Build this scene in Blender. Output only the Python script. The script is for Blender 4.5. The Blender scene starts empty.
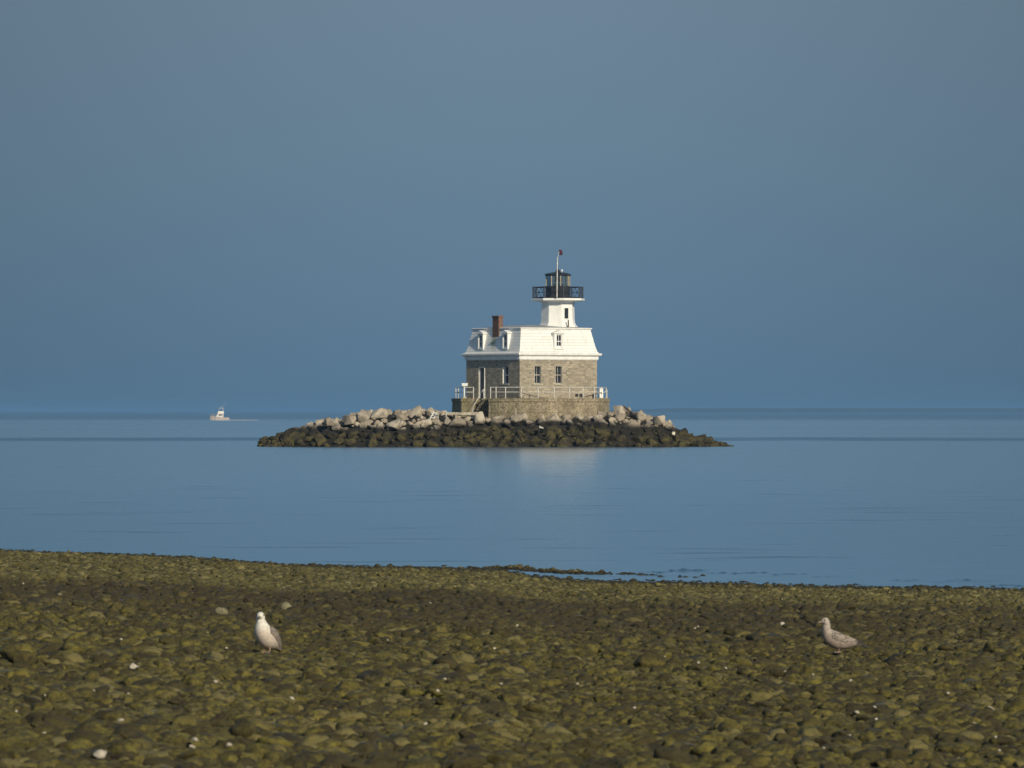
import bpy, bmesh, math, random
import numpy as np
from mathutils import Vector, Matrix, noise as mnoise

R = math.radians
rng = random.Random(7)
nr = np.random.default_rng(11)
C = bpy.context.scene.collection
sc = bpy.context.scene

# ------------------------------------------------------------------ camera, sky, sun, exposure
F = 6000.0            # focal length in pixels of a 1024 px wide frame
CAM_Z = 3.2
HZN = 411.5           # row of the horizon
cd = bpy.data.cameras.new('camera')
cam = bpy.data.objects.new('camera', cd)
C.objects.link(cam)
cd.sensor_width = 36.0
cd.lens = 36.0 * F / 1024.0
cd.clip_start = 0.5
cd.clip_end = 200000
cam.location = (0, 0, CAM_Z)
cam.rotation_euler = (R(90) + math.atan((HZN - 384) / F), 0, 0)
sc.camera = cam
cd.dof.use_dof = True
cd.dof.focus_distance = 560.0
cd.dof.aperture_fstop = 15.0

SUN_AZ = 28.0         # degrees to the right of straight behind the camera
SUN_EL = 23.0
sv = Vector((math.sin(R(SUN_AZ)) * math.cos(R(SUN_EL)), -math.cos(R(SUN_AZ)) * math.cos(R(SUN_EL)), math.sin(R(SUN_EL))))
sl = bpy.data.lights.new('sun', 'SUN')
sl.energy = 3.9
sl.angle = R(0.6)
sl.color = (1.0, 0.90, 0.68)
so = bpy.data.objects.new('sun', sl)
C.objects.link(so)
so.location = (60, -120, 80)
so.rotation_euler = sv.to_track_quat('Z', 'Y').to_euler()

w = bpy.data.worlds.new('World')
sc.world = w
w.use_nodes = True
nt = w.node_tree
nt.nodes.clear()
wout = nt.nodes.new('ShaderNodeOutputWorld')
bg = nt.nodes.new('ShaderNodeBackground')
bg.inputs['Strength'].default_value = 0.1
sky = nt.nodes.new('ShaderNodeTexSky')
sky.sky_type = 'NISHITA'
sky.sun_disc = False
sky.sun_elevation = R(SUN_EL)
sky.sun_rotation = R(180 - SUN_AZ)
sky.altitude = 0
sky.air_density = 1.0
sky.dust_density = 1.0
sky.ozone_density = 1.5
tc = nt.nodes.new('ShaderNodeTexCoord')
sp = nt.nodes.new('ShaderNodeSeparateXYZ')
nt.links.new(tc.outputs['Generated'], sp.inputs[0])
# hazy air low over the sea: colour by height above the horizon
ramp = nt.nodes.new('ShaderNodeValToRGB')
mr = nt.nodes.new('ShaderNodeMapRange')
mr.inputs['From Min'].default_value = -0.01
mr.inputs['From Max'].default_value = 0.19
nt.links.new(sp.outputs['Z'], mr.inputs['Value'])
nt.links.new(mr.outputs[0], ramp.inputs[0])
def s2l(*c):
    return tuple(((v / 255) / 12.92 if v / 255 <= 0.04045 else ((v / 255 + 0.055) / 1.055) ** 2.4) for v in c)
stops = [(0.0, s2l(86, 115, 139)), (0.075, s2l(88, 118, 143)), (0.16, s2l(95, 123, 146)), (0.26, s2l(101, 127, 147)),
         (0.40, s2l(107, 130, 148)), (0.6, s2l(131, 168, 194)), (1.0, s2l(156, 199, 232))]
els = ramp.color_ramp.elements
while len(els) < len(stops):
    els.new(0.5)
for e, (p, c) in zip(els, stops):
    e.position = p
    e.color = (*c, 1)
sc10 = nt.nodes.new('ShaderNodeVectorMath')
sc10.operation = 'SCALE'
sc10.inputs['Scale'].default_value = 10.0
nt.links.new(ramp.outputs[0], sc10.inputs[0])
mf = nt.nodes.new('ShaderNodeMapRange')
mf.interpolation_type = 'SMOOTHSTEP'
mf.inputs['From Min'].default_value = 0.10
mf.inputs['From Max'].default_value = 0.45
nt.links.new(sp.outputs['Z'], mf.inputs['Value'])
mix = nt.nodes.new('ShaderNodeMixRGB')
nt.links.new(mf.outputs[0], mix.inputs[0])
nt.links.new(sc10.outputs[0], mix.inputs[1])
nt.links.new(sky.outputs[0], mix.inputs[2])
# lens vignette painted into the sky: darker to both sides of straight ahead
ab = nt.nodes.new('ShaderNodeMath'); ab.operation = 'ABSOLUTE'
nt.links.new(sp.outputs['X'], ab.inputs[0])
azr = nt.nodes.new('ShaderNodeMapRange'); azr.interpolation_type = 'SMOOTHSTEP'
azr.inputs['From Min'].default_value = 0.0; azr.inputs['From Max'].default_value = 0.13
azr.inputs['To Min'].default_value = 1.04; azr.inputs['To Max'].default_value = 0.80
nt.links.new(ab.outputs[0], azr.inputs['Value'])
azm = nt.nodes.new('ShaderNodeVectorMath'); azm.operation = 'SCALE'
nt.links.new(mix.outputs[0], azm.inputs[0]); nt.links.new(azr.outputs[0], azm.inputs['Scale'])
nt.links.new(azm.outputs[0], bg.inputs['Color'])
nt.links.new(bg.outputs[0], wout.inputs['Surface'])

vs = sc.view_settings
vs.view_transform = 'Standard'
vs.look = 'None'
vs.exposure = 0.0
vs.gamma = 1.0
vs.use_curve_mapping = False
sc.render.engine = 'CYCLES'
sc.render.resolution_x = 1024
sc.render.resolution_y = 768
sc.cycles.volume_bounces = 0
sc.cycles.max_bounces = 6

# ------------------------------------------------------------------ materials
def new_mat(name):
    m = bpy.data.materials.new(name)
    m.use_nodes = True
    n = m.node_tree
    b = n.nodes['Principled BSDF']
    return m, n, b

def N(n, t, **kw):
    x = n.nodes.new(t)
    for k, v in kw.items():
        if k in x.inputs:
            x.inputs[k].default_value = v
        else:
            setattr(x, k, v)
    return x

def mixc(n, fac, a, b, blend='MIX'):
    x = n.nodes.new('ShaderNodeMixRGB')
    x.blend_type = blend
    for i, v in ((0, fac), (1, a), (2, b)):
        if isinstance(v, bpy.types.NodeSocket):
            n.links.new(v, x.inputs[i])
        elif i == 0:
            x.inputs[0].default_value = v
        else:
            x.inputs[i].default_value = (*v, 1)
    return x.outputs[0]

def mrange(n, v, a, b, c=0.0, d=1.0, smooth=True):
    x = n.nodes.new('ShaderNodeMapRange')
    if smooth:
        x.interpolation_type = 'SMOOTHSTEP'
    x.inputs['From Min'].default_value = a
    x.inputs['From Max'].default_value = b
    x.inputs['To Min'].default_value = c
    x.inputs['To Max'].default_value = d
    n.links.new(v, x.inputs['Value'])
    return x.outputs[0]

def math_n(n, op, a, b=0.0):
    x = n.nodes.new('ShaderNodeMath')
    x.operation = op
    for i, v in ((0, a), (1, b)):
        if isinstance(v, bpy.types.NodeSocket):
            n.links.new(v, x.inputs[i])
        else:
            x.inputs[i].default_value = v
    return x.outputs[0]

def noise_tex(n, vec, scale, detail=3.0, rough=0.55):
    x = n.nodes.new('ShaderNodeTexNoise')
    x.inputs['Scale'].default_value = scale
    x.inputs['Detail'].default_value = detail
    x.inputs['Roughness'].default_value = rough
    if vec is not None:
        n.links.new(vec, x.inputs['Vector'])
    return x.outputs['Fac']

def world_pos(n):
    return n.nodes.new('ShaderNodeNewGeometry').outputs['Position']

def obj_pos(n):
    return n.nodes.new('ShaderNodeTexCoord').outputs['Object']

def bump(n, b, h, strength=0.3, dist=0.02):
    x = n.nodes.new('ShaderNodeBump')
    x.inputs['Strength'].default_value = strength
    x.inputs['Distance'].default_value = dist
    n.links.new(h, x.inputs['Height'])
    n.links.new(x.outputs[0], b.inputs['Normal'])

def simple(name, col, rough=0.6, var=0.25, scale=2.0, metal=0.0, bmp=0.0):
    """paint, metal or wood with uneven weathering"""
    m, n, b = new_mat(name)
    p = obj_pos(n)
    f = noise_tex(n, p, scale, 5.0, 0.65)
    dark = tuple(c * (1 - var) for c in col)
    lite = tuple(min(0.95, c * (1 + var * 0.5)) for c in col)
    n.links.new(mixc(n, mrange(n, f, 0.32, 0.68), dark, lite), b.inputs['Base Color'])
    b.inputs['Roughness'].default_value = rough
    b.inputs['Metallic'].default_value = metal
    if bmp:
        bump(n, b, noise_tex(n, p, scale * 6, 4.0), bmp, 0.02)
    return m

M = {}

def stone_wall_mat():
    m, n, b = new_mat('granite_ashlar')
    p = obj_pos(n)
    s = n.nodes.new('ShaderNodeSeparateXYZ'); n.links.new(p, s.inputs[0])
    u = math_n(n, 'ADD', s.outputs['X'], s.outputs['Y'])
    cb = n.nodes.new('ShaderNodeCombineXYZ')
    n.links.new(u, cb.inputs[0]); n.links.new(s.outputs['Z'], cb.inputs[1])
    wob = n.nodes.new('ShaderNodeTexNoise'); wob.inputs['Scale'].default_value = 1.2
    n.links.new(p, wob.inputs['Vector'])
    wv = n.nodes.new('ShaderNodeVectorMath'); wv.operation = 'MULTIPLY_ADD'
    wv.inputs[1].default_value = (0.16, 0.10, 0)
    n.links.new(wob.outputs['Color'], wv.inputs[0]); n.links.new(cb.outputs[0], wv.inputs[2])
    br = n.nodes.new('ShaderNodeTexBrick')
    br.offset = 0.5; br.squash = 0.7; br.squash_frequency = 3
    br.inputs['Color1'].default_value = (0.52, 0.44, 0.325, 1)
    br.inputs['Color2'].default_value = (0.20, 0.17, 0.13, 1)
    br.inputs['Mortar'].default_value = (0.33, 0.29, 0.23, 1)
    br.inputs['Scale'].default_value = 1.0
    br.inputs['Mortar Size'].default_value = 0.022
    br.inputs['Brick Width'].default_value = 0.38
    br.inputs['Row Height'].default_value = 0.19
    n.links.new(wv.outputs[0], br.inputs['Vector'])
    f = noise_tex(n, p, 0.9, 4.0)
    c = mixc(n, mrange(n, f, 0.35, 0.7, 0.0, 0.45), br.outputs['Color'], (0.30, 0.25, 0.18))
    f2 = noise_tex(n, p, 9.0, 3.0)
    c = mixc(n, mrange(n, f2, 0.3, 0.75, 0.0, 0.45), c, (0.17, 0.15, 0.125))
    n.links.new(c, b.inputs['Base Color'])
    b.inputs['Roughness'].default_value = 0.85
    hgt = math_n(n, 'ADD', br.outputs['Fac'], math_n(n, 'MULTIPLY', f2, -0.8))
    x = n.nodes.new('ShaderNodeBump'); x.invert = True
    x.inputs['Strength'].default_value = 0.5; x.inputs['Distance'].default_value = 0.05
    n.links.new(hgt, x.inputs['Height']); n.links.new(x.outputs[0], b.inputs['Normal'])
    return m

def shingle_mat():
    m, n, b = new_mat('white_shingles')
    p = obj_pos(n)
    s = n.nodes.new('ShaderNodeSeparateXYZ'); n.links.new(p, s.inputs[0])
    u = math_n(n, 'ADD', s.outputs['X'], s.outputs['Y'])
    cb = n.nodes.new('ShaderNodeCombineXYZ')
    n.links.new(u, cb.inputs[0]); n.links.new(s.outputs['Z'], cb.inputs[1])
    br = n.nodes.new('ShaderNodeTexBrick')
    br.inputs['Color1'].default_value = (0.82, 0.81, 0.78, 1)
    br.inputs['Color2'].default_value = (0.74, 0.73, 0.70, 1)
    br.inputs['Mortar'].default_value = (0.55, 0.54, 0.51, 1)
    br.inputs['Scale'].default_value = 1.0
    br.inputs['Mortar Size'].default_value = 0.018
    br.inputs['Brick Width'].default_value = 2.3
    br.inputs['Row Height'].default_value = 0.27
    n.links.new(cb.outputs[0], br.inputs['Vector'])
    mp = n.nodes.new('ShaderNodeMapping'); mp.inputs['Scale'].default_value = (2.5, 2.5, 0.5)
    n.links.new(p, mp.inputs[0])
    f = noise_tex(n, mp.outputs[0], 1.0, 5.0)
    c = mixc(n, mrange(n, f, 0.48, 0.75, 0.0, 0.5), br.outputs['Color'], (0.50, 0.48, 0.42))
    # algae streak on the slope below the chimney (a stain with its own shape)
    vm = n.nodes.new('ShaderNodeVectorMath'); vm.operation = 'DISTANCE'
    sc3 = n.nodes.new('ShaderNodeMapping'); sc3.inputs['Scale'].default_value = (0.5, 1.0, 0.75)
    n.links.new(p, sc3.inputs[0])
    n.links.new(sc3.outputs[0], vm.inputs[0]); vm.inputs[1].default_value = (-4.2 * 0.5, 0.15, 5.15 * 0.75)
    g = math_n(n, 'ADD', vm.outputs['Value'], math_n(n, 'MULTIPLY', math_n(n, 'SUBTRACT', noise_tex(n, p, 4.0, 4.0), 0.5), 0.9))
    c = mixc(n, mrange(n, g, 0.15, 0.6, 0.75, 0.0), c, (0.22, 0.25, 0.12))
    n.links.new(c, b.inputs['Base Color'])
    b.inputs['Roughness'].default_value = 0.7
    x = n.nodes.new('ShaderNodeBump'); x.invert = True
    x.inputs['Strength'].default_value = 0.4; x.inputs['Distance'].default_value = 0.03
    n.links.new(br.outputs['Fac'], x.inputs['Height']); n.links.new(x.outputs[0], b.inputs['Normal'])
    return m

def pier_mat():
    m, n, b = new_mat('weathered_pier_stone')
    p = world_pos(n)
    s = n.nodes.new('ShaderNodeSeparateXYZ'); n.links.new(p, s.inputs[0])
    f = noise_tex(n, p, 0.7, 6.0, 0.65)
    c = mixc(n, mrange(n, f, 0.35, 0.65), (0.22, 0.175, 0.115), (0.39, 0.32, 0.22))
    mp = n.nodes.new('ShaderNodeMapping'); mp.inputs['Scale'].default_value = (1.5, 1.5, 0.25)
    n.links.new(p, mp.inputs[0])
    f2 = noise_tex(n, mp.outputs[0], 1.2, 5.0)
    xg = mrange(n, s.outputs['X'], -5.0, 6.0, 0.75, 0.1)
    c = mixc(n, math_n(n, 'MULTIPLY', mrange(n, f2, 0.38, 0.62), xg), c, (0.16, 0.155, 0.06))
    f3 = noise_tex(n, p, 6.0, 4.0)
    c = mixc(n, mrange(n, f3, 0.42, 0.66, 0.0, 0.7), c, (0.085, 0.07, 0.045))
    # joints between courses of blocks
    jz = math_n(n, 'FRACT', math_n(n, 'DIVIDE', s.outputs['Z'], 0.62))
    jl = mrange(n, math_n(n, 'ABSOLUTE', math_n(n, 'SUBTRACT', jz, 0.5)), 0.44, 0.5, 0.0, 0.5)
    c = mixc(n, jl, c, (0.09, 0.08, 0.06))
    n.links.new(c, b.inputs['Base Color'])
    b.inputs['Roughness'].default_value = 0.9
    bump(n, b, math_n(n, 'ADD', f3, f), 0.6, 0.12)
    return m

def rock_mat():
    m, n, b = new_mat('riprap_rock')
    p = world_pos(n)
    s = n.nodes.new('ShaderNodeSeparateXYZ'); n.links.new(p, s.inputs[0])
    oi = n.nodes.new('ShaderNodeObjectInfo')
    f = noise_tex(n, p, 1.3, 5.0, 0.6)
    pale = mixc(n, oi.outputs['Random'], (0.29, 0.24, 0.18), (0.51, 0.445, 0.35))
    pale = mixc(n, mrange(n, f, 0.42, 0.68, 0.0, 0.7), pale, (0.15, 0.12, 0.095))
    # weed and algae up to the high-water mark
    weed = mixc(n, mrange(n, noise_tex(n, p, 1.5, 5.0, 0.65), 0.38, 0.62), (0.016, 0.012, 0.006), (0.072, 0.060, 0.014))
    weed = mixc(n, mrange(n, noise_tex(n, p, 3.2, 3.0), 0.4, 0.7, 0.0, 0.6), weed, (0.05, 0.038, 0.02))
    black = (0.016, 0.013, 0.009)
    mid = mrange(n, math_n(n, 'ABSOLUTE', math_n(n, 'SUBTRACT', s.outputs['X'], 2.5)), 5.0, 8.0, -0.5, 0.0)
    lv = math_n(n, 'ADD', math_n(n, 'ADD', s.outputs['Z'], mid), math_n(n, 'MULTIPLY', math_n(n, 'SUBTRACT', noise_tex(n, p, 0.45, 4.0), 0.5), 1.3))
    c = mixc(n, mrange(n, lv, 1.6, 2.1), black, pale)
    c = mixc(n, mrange(n, lv, 1.05, 1.5), weed, c)
    n.links.new(c, b.inputs['Base Color'])
    b.inputs['Roughness'].default_value = 0.85
    bump(n, b, noise_tex(n, p, 5.0, 5.0, 0.65), 0.7, 0.12)
    return m

def cobble_mat(kind='cobble'):
    m, n, b = new_mat(kind + '_algae')
    p = world_pos(n)
    s = n.nodes.new('ShaderNodeSeparateXYZ'); n.links.new(p, s.inputs[0])
    oi = n.nodes.new('ShaderNodeObjectInfo')
    f = noise_tex(n, p, 7.0, 4.0, 0.6)
    big = noise_tex(n, p, 0.35, 3.0, 0.5)
    f = noise_tex(n, p, 11.0, 5.0, 0.7)
    c = mixc(n, mrange(n, f, 0.36, 0.64), (0.042, 0.034, 0.010), (0.168, 0.140, 0.026))
    rr = math_n(n, 'ADD', oi.outputs['Random'], math_n(n, 'MULTIPLY', math_n(n, 'SUBTRACT', big, 0.5), 0.9))
    c = mixc(n, mrange(n, rr, 0.55, 0.85, 0.0, 0.85), c, (0.046, 0.036, 0.012))        # brown wrack instead of green algae
    c = mixc(n, mrange(n, rr, 0.18, 0.0, 0.0, 0.8), c, (0.180, 0.150, 0.055))         # drier, paler stones
    clump = noise_tex(n, p, 5.5, 5.0, 0.6)
    c = mixc(n, mrange(n, clump, 0.53, 0.62, 0.0, 0.85), c, (0.020, 0.015, 0.006))     # wrack clumps painted near-black for the deep shade among the stones
    # a belt of dark wrack across the middle of the bar
    yn = math_n(n, 'ADD', s.outputs['Y'], math_n(n, 'MULTIPLY', math_n(n, 'SUBTRACT', noise_tex(n, p, 0.22, 4.0, 0.65), 0.5), 16.0))
    yn = math_n(n, 'ADD', yn, math_n(n, 'MULTIPLY', s.outputs['X'], 0.25))
    belt = math_n(n, 'MULTIPLY', mrange(n, yn, 62, 80), mrange(n, yn, 97, 88))
    belt = math_n(n, 'MULTIPLY', belt, mrange(n, oi.outputs['Random'], 0.0, 0.5, 0.55, 1.0))
    xf = mrange(n, s.outputs['X'], 9.5, 1.0, 0.35, 0.9)
    c = mixc(n, math_n(n, 'MULTIPLY', belt, xf), c, (0.044, 0.034, 0.014))
    # sparser weed and drier stones towards the water
    pal = math_n(n, 'MULTIPLY', mrange(n, yn, 89, 97), mrange(n, noise_tex(n, p, 1.1, 3.0), 0.35, 0.6, 0.25, 0.8))
    c = mixc(n, pal, c, mixc(n, mrange(n, oi.outputs['Random'], 0.2, 1.0), (0.05, 0.044, 0.015), (0.225, 0.195, 0.075)))
    wet = mrange(n, s.outputs['Z'], 0.03, 0.075, 0.85, 0.0)
    c = mixc(n, wet, c, (0.016, 0.016, 0.012))
    n.links.new(c, b.inputs['Base Color'])
    n.links.new(mrange(n, noise_tex(n, p, 2.3, 4.0, 0.7), 0.50, 0.68, 0.88, 0.40), b.inputs['Roughness'])
    b.inputs['Specular IOR Level'].default_value = 0.4
    bump(n, b, noise_tex(n, p, 24.0, 5.0, 0.7), 0.9, 0.035)
    return m

def ground_mat():
    m, n, b = new_mat('beach_ground')
    p = world_pos(n)
    f = noise_tex(n, p, 4.0, 5.0, 0.65)
    c = mixc(n, mrange(n, f, 0.35, 0.65), (0.016, 0.012, 0.006), (0.045, 0.038, 0.014))
    n.links.new(c, b.inputs['Base Color'])
    b.inputs['Roughness'].default_value = 0.95
    bump(n, b, noise_tex(n, p, 14.0, 4.0), 0.8, 0.05)
    return m

def water_mat():
    m, n, b = new_mat('sea_water')
    p = world_pos(n)
    s = n.nodes.new('ShaderNodeSeparateXYZ'); n.links.new(p, s.inputs[0])
    X, Y = s.outputs['X'], s.outputs['Y']
    b.inputs['Base Color'].default_value = (0.030, 0.095, 0.160, 1)
    b.inputs['IOR'].default_value = 1.333
    # long lanes of wind-ruffled water between calm slicks
    mp = n.nodes.new('ShaderNodeMapping'); mp.inputs['Scale'].default_value = (0.0035, 0.02, 1)
    n.links.new(p, mp.inputs[0])
    lane = noise_tex(n, mp.outputs[0], 1.0, 4.0, 0.6)
    yw = math_n(n, 'ADD', Y, math_n(n, 'MULTIPLY', math_n(n, 'SUBTRACT', lane, 0.5), 55.0))
    mp4 = n.nodes.new('ShaderNodeMapping'); mp4.inputs['Scale'].default_value = (0.045, 0.01, 1)
    n.links.new(p, mp4.inputs[0])
    yw = math_n(n, 'ADD', yw, math_n(n, 'MULTIPLY', math_n(n, 'SUBTRACT', noise_tex(n, mp4.outputs[0], 1.0, 4.0, 0.65), 0.5), 75.0))
    band = math_n(n, 'MULTIPLY', mrange(n, yw, 610, 690, 0.0, 0.8), mrange(n, yw, 780, 690))
    far = mrange(n, yw, 1600, 2900)
    lanes_far = math_n(n, 'MULTIPLY', mrange(n, lane, 0.5, 0.62), mrange(n, Y, 740, 900, 0.0, 0.35))
    ruff = math_n(n, 'MAXIMUM', math_n(n, 'MAXIMUM', band, math_n(n, 'MULTIPLY', far, 0.65)), lanes_far)
    mp2 = n.nodes.new('ShaderNodeMapping'); mp2.inputs['Scale'].default_value = (0.13, 0.33, 1)
    n.links.new(p, mp2.inputs[0])
    cat = mrange(n, noise_tex(n, mp2.outputs[0], 1.0, 4.0, 0.6), 0.58, 0.72, 0.0, 0.13)
    rough = math_n(n, 'ADD', math_n(n, 'MULTIPLY', ruff, 0.26), math_n(n, 'ADD', cat, mrange(n, Y, 130, 380, 0.27, 0.185)))
    n.links.new(rough, b.inputs['Roughness'])
    mp3 = n.nodes.new('ShaderNodeMapping'); mp3.inputs['Scale'].default_value = (0.35, 1.3, 1)
    n.links.new(p, mp3.inputs[0])
    bump(n, b, noise_tex(n, mp3.outputs[0], 1.0, 3.0, 0.6), 0.5, 0.06)
    return m

M['stone'] = stone_wall_mat()
M['shingle'] = shingle_mat()
M['pier'] = pier_mat()
M['rock'] = rock_mat()
M['cobble'] = cobble_mat()
M['ground'] = ground_mat()
M['water'] = water_mat()
M['white'] = simple('white_paint', (0.80, 0.79, 0.76), 0.5, 0.10, 1.5)
M['trim'] = simple('white_trim', (0.78, 0.77, 0.74), 0.55, 0.12, 2.0)
M['sash'] = simple('old_sash_paint', (0.46, 0.43, 0.37), 0.6, 0.3, 3.0)
M['rail_white'] = simple('rail_white', (0.62, 0.60, 0.55), 0.5, 0.35, 3.0)
M['black'] = simple('black_iron', (0.020, 0.022, 0.030), 0.45, 0.4, 3.0)
M['dark_glass'] = simple('window_glass', (0.030, 0.035, 0.045), 0.08, 0.3, 3.0)
M['brick'] = simple('chimney_brick', (0.18, 0.10, 0.07), 0.85, 0.45, 7.0, bmp=0.4)
M['roof_grey'] = simple('roof_tin', (0.33, 0.33, 0.32), 0.6, 0.3, 1.2)
M['door'] = simple('door_paint', (0.05, 0.052, 0.06), 0.5, 0.3, 2.0)
M['wood'] = simple('grey_timber', (0.40, 0.355, 0.28), 0.85, 0.4, 3.0, bmp=0.3)
M['dark_wood'] = simple('dark_timber', (0.06, 0.05, 0.04), 0.85, 0.4, 3.0)
M['red'] = simple('red_cloth', (0.06, 0.008, 0.025), 0.8, 0.3, 4.0)
M['concrete'] = simple('concrete', (0.42, 0.39, 0.30), 0.9, 0.3, 4.0, bmp=0.3)
M['brass'] = simple('lantern_bars', (0.42, 0.36, 0.24), 0.4, 0.3, 3.0)

def glass_mat():
    m, n, b = new_mat('lantern_glass')
    b.inputs['Base Color'].default_value = (0.40, 0.47, 0.50, 1)
    b.inputs['Roughness'].default_value = 0.03
    b.inputs['Transmission Weight'].default_value = 0.9
    b.inputs['IOR'].default_value = 1.1
    return m
M['glass'] = glass_mat()

# ------------------------------------------------------------------ mesh helpers
class MB:
    def __init__(self):
        self.v, self.f = [], []
    def add(self, vs, fs):
        o = len(self.v)
        self.v += [tuple(p) for p in vs]
        self.f += [tuple(i + o for i in q) for q in fs]
    def box(self, x0, x1, y0, y1, z0, z1):
        vs = [(x0, y0, z0), (x1, y0, z0), (x1, y1, z0), (x0, y1, z0), (x0, y0, z1), (x1, y0, z1), (x1, y1, z1), (x0, y1, z1)]
        self.add(vs, [(0, 3, 2, 1), (4, 5, 6, 7), (0, 1, 5, 4), (1, 2, 6, 5), (2, 3, 7, 6), (3, 0, 4, 7)])
    def obox(self, mat, sx, sy, sz):
        vs = [mat @ Vector((x * sx / 2, y * sy / 2, z * sz / 2)) for x, y, z in
              [(-1, -1, -1), (1, -1, -1), (1, 1, -1), (-1, 1, -1), (-1, -1, 1), (1, -1, 1), (1, 1, 1), (-1, 1, 1)]]
        self.add(vs, [(0, 3, 2, 1), (4, 5, 6, 7), (0, 1, 5, 4), (1, 2, 6, 5), (2, 3, 7, 6), (3, 0, 4, 7)])
    def rings(self, rings, cap0=True, cap1=True):
        n = len(rings[0])
        vs = [p for r in rings for p in r]
        fs = []
        for i in range(len(rings) - 1):
            for j in range(n):
                k = (j + 1) % n
                fs.append((i * n + j, i * n + k, (i + 1) * n + k, (i + 1) * n + j))
        if cap0:
            fs.append(tuple(reversed(range(n))))
        if cap1:
            fs.append(tuple((len(rings) - 1) * n + j for j in range(n)))
        self.add(vs, fs)
    def tube(self, a, b, r0, r1=None, n=8):
        a, b = Vector(a), Vector(b)
        r1 = r0 if r1 is None else r1
        d = (b - a).normalized()
        x = d.orthogonal().normalized()
        y = d.cross(x)
        ring = lambda c, r: [c + (x * math.cos(2 * math.pi * i / n) + y * math.sin(2 * math.pi * i / n)) * r for i in range(n)]
        self.rings([ring(a, r0), ring(b, r1)])
    def path(self, pts, r, n=6):
        for a, b in zip(pts, pts[1:]):
            self.tube(a, b, r, r, n)
    def ngon(self, cx, cy, prof, n=8, ph=0.0):
        """stack of regular n-gons: prof = [(radius, z), ...]"""
        self.rings([[(cx + r * math.cos(ph + 2 * math.pi * i / n), cy + r * math.sin(ph + 2 * math.pi * i / n), z) for i in range(n)] for r, z in prof])
    def build(self, name, mat, parent=None, smooth=False, bevel=0.0):
        me = bpy.data.meshes.new(name)
        me.from_pydata(self.v, [], self.f)
        me.update()
        if smooth:
            me.shade_smooth()
        o = bpy.data.objects.new(name, me)
        C.objects.link(o)
        if mat:
            me.materials.append(mat)
        if parent:
            o.parent = parent
        if bevel:
            bv = o.modifiers.new('bevel', 'BEVEL'); bv.width = bevel; bv.segments = 2
        return o

def tag(o, label=None, cat=None, group=None, kind=None):
    if label: o['label'] = label
    if cat: o['category'] = cat
    if group: o['group'] = group
    if kind: o['kind'] = kind
    return o

def empty(name, loc, rz, label, cat, group=None):
    o = bpy.data.objects.new(name, None)
    C.objects.link(o)
    o.location = loc
    o.rotation_euler = (0, 0, rz)
    o.empty_display_size = 0.3
    return tag(o, label, cat, group)

# ------------------------------------------------------------------ terrain functions
shore_px = [(-400, 540), (0, 550), (83, 553), (150, 555), (233, 560), (283, 564), (341, 565.5), (430, 567), (500, 569), (530, 575), (560, 579),
            (600, 580.5), (640, 581.5), (720, 583), (800, 585), (900, 587), (1024, 588.5), (1400, 594)]
SA = np.array([(x - 512) / F for x, y in shore_px])
SD = np.array([CAM_Z * F / (y - HZN) for x, y in shore_px])
def shore_d(a):
    return np.interp(a, SA, SD)
SLOPE = 0.0124
def ground_z(X, Y):
    X = np.asarray(X, float); Y = np.asarray(Y, float)
    a = X / np.maximum(Y, 20.0)
    wd = shore_d(a) - Y
    z = np.where(wd > 0, SLOPE * np.minimum(wd, 100), 0.04 * wd)
    z = np.maximum(z, -4.0)
    # low stone spit just off the shore, right of centre
    px = a * F + 512
    dsp = CAM_Z * F / (np.interp(px, [470, 500, 600, 700], [568, 569.5, 573.8, 576.5]) - HZN)
    rag = 0.5 * np.sin(px * 0.09) + 0.3 * np.sin(px * 0.23 + 1) + 0.2 * np.sin(px * 0.61)
    dsp = dsp + 0.5 * np.sin(px * 0.06 + 2) + 0.3 * rag
    rid = 0.045 + 0.022 * rag - 0.06 * np.clip((px - 560) / 100, 0, 1) - 0.05 * np.minimum(((Y - dsp) / 0.9) ** 2, 90)
    sel = (px > 470) & (px < 705)
    z = np.where(sel, np.maximum(z, rid), z)
    return z
def ground_at(px, py):
    a = (px - 512) / F
    d = 60.0
    for _ in range(40):
        d = (CAM_Z - float(ground_z(a * d, d))) * F / (py - HZN)
    return a * d, d, float(ground_z(a * d, d))
def at(px, py, d):
    return Vector(((px - 512) * d / F, d, CAM_Z - (py - HZN) * d / F))

def sheet(name, acols, rows, zf, mat, xf):
    A, D = np.meshgrid(acols, rows)
    X = A * np.maximum(D, xf)
    Z = zf(X, D)
    nr_, nc = A.shape
    co = np.stack([X, D, Z], -1).reshape(-1, 3)
    idx = np.arange(nr_ * nc).reshape(nr_, nc)
    q = np.stack([idx[:-1, :-1], idx[:-1, 1:], idx[1:, 1:], idx[1:, :-1]], -1).reshape(-1, 4)
    me = bpy.data.meshes.new(name)
    me.vertices.add(len(co)); me.vertices.foreach_set('co', co.ravel())
    me.loops.add(q.size); me.loops.foreach_set('vertex_index', q.ravel().astype(np.int32))
    me.polygons.add(len(q)); me.polygons.foreach_set('loop_start', (np.arange(len(q)) * 4).astype(np.int32))
    me.polygons.foreach_set('loop_total', np.full(len(q), 4, np.int32))
    me.update(calc_edges=True)
    me.shade_smooth()
    o = bpy.data.objects.new(name, me); C.objects.link(o); me.materials.append(mat)
    return o

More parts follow.
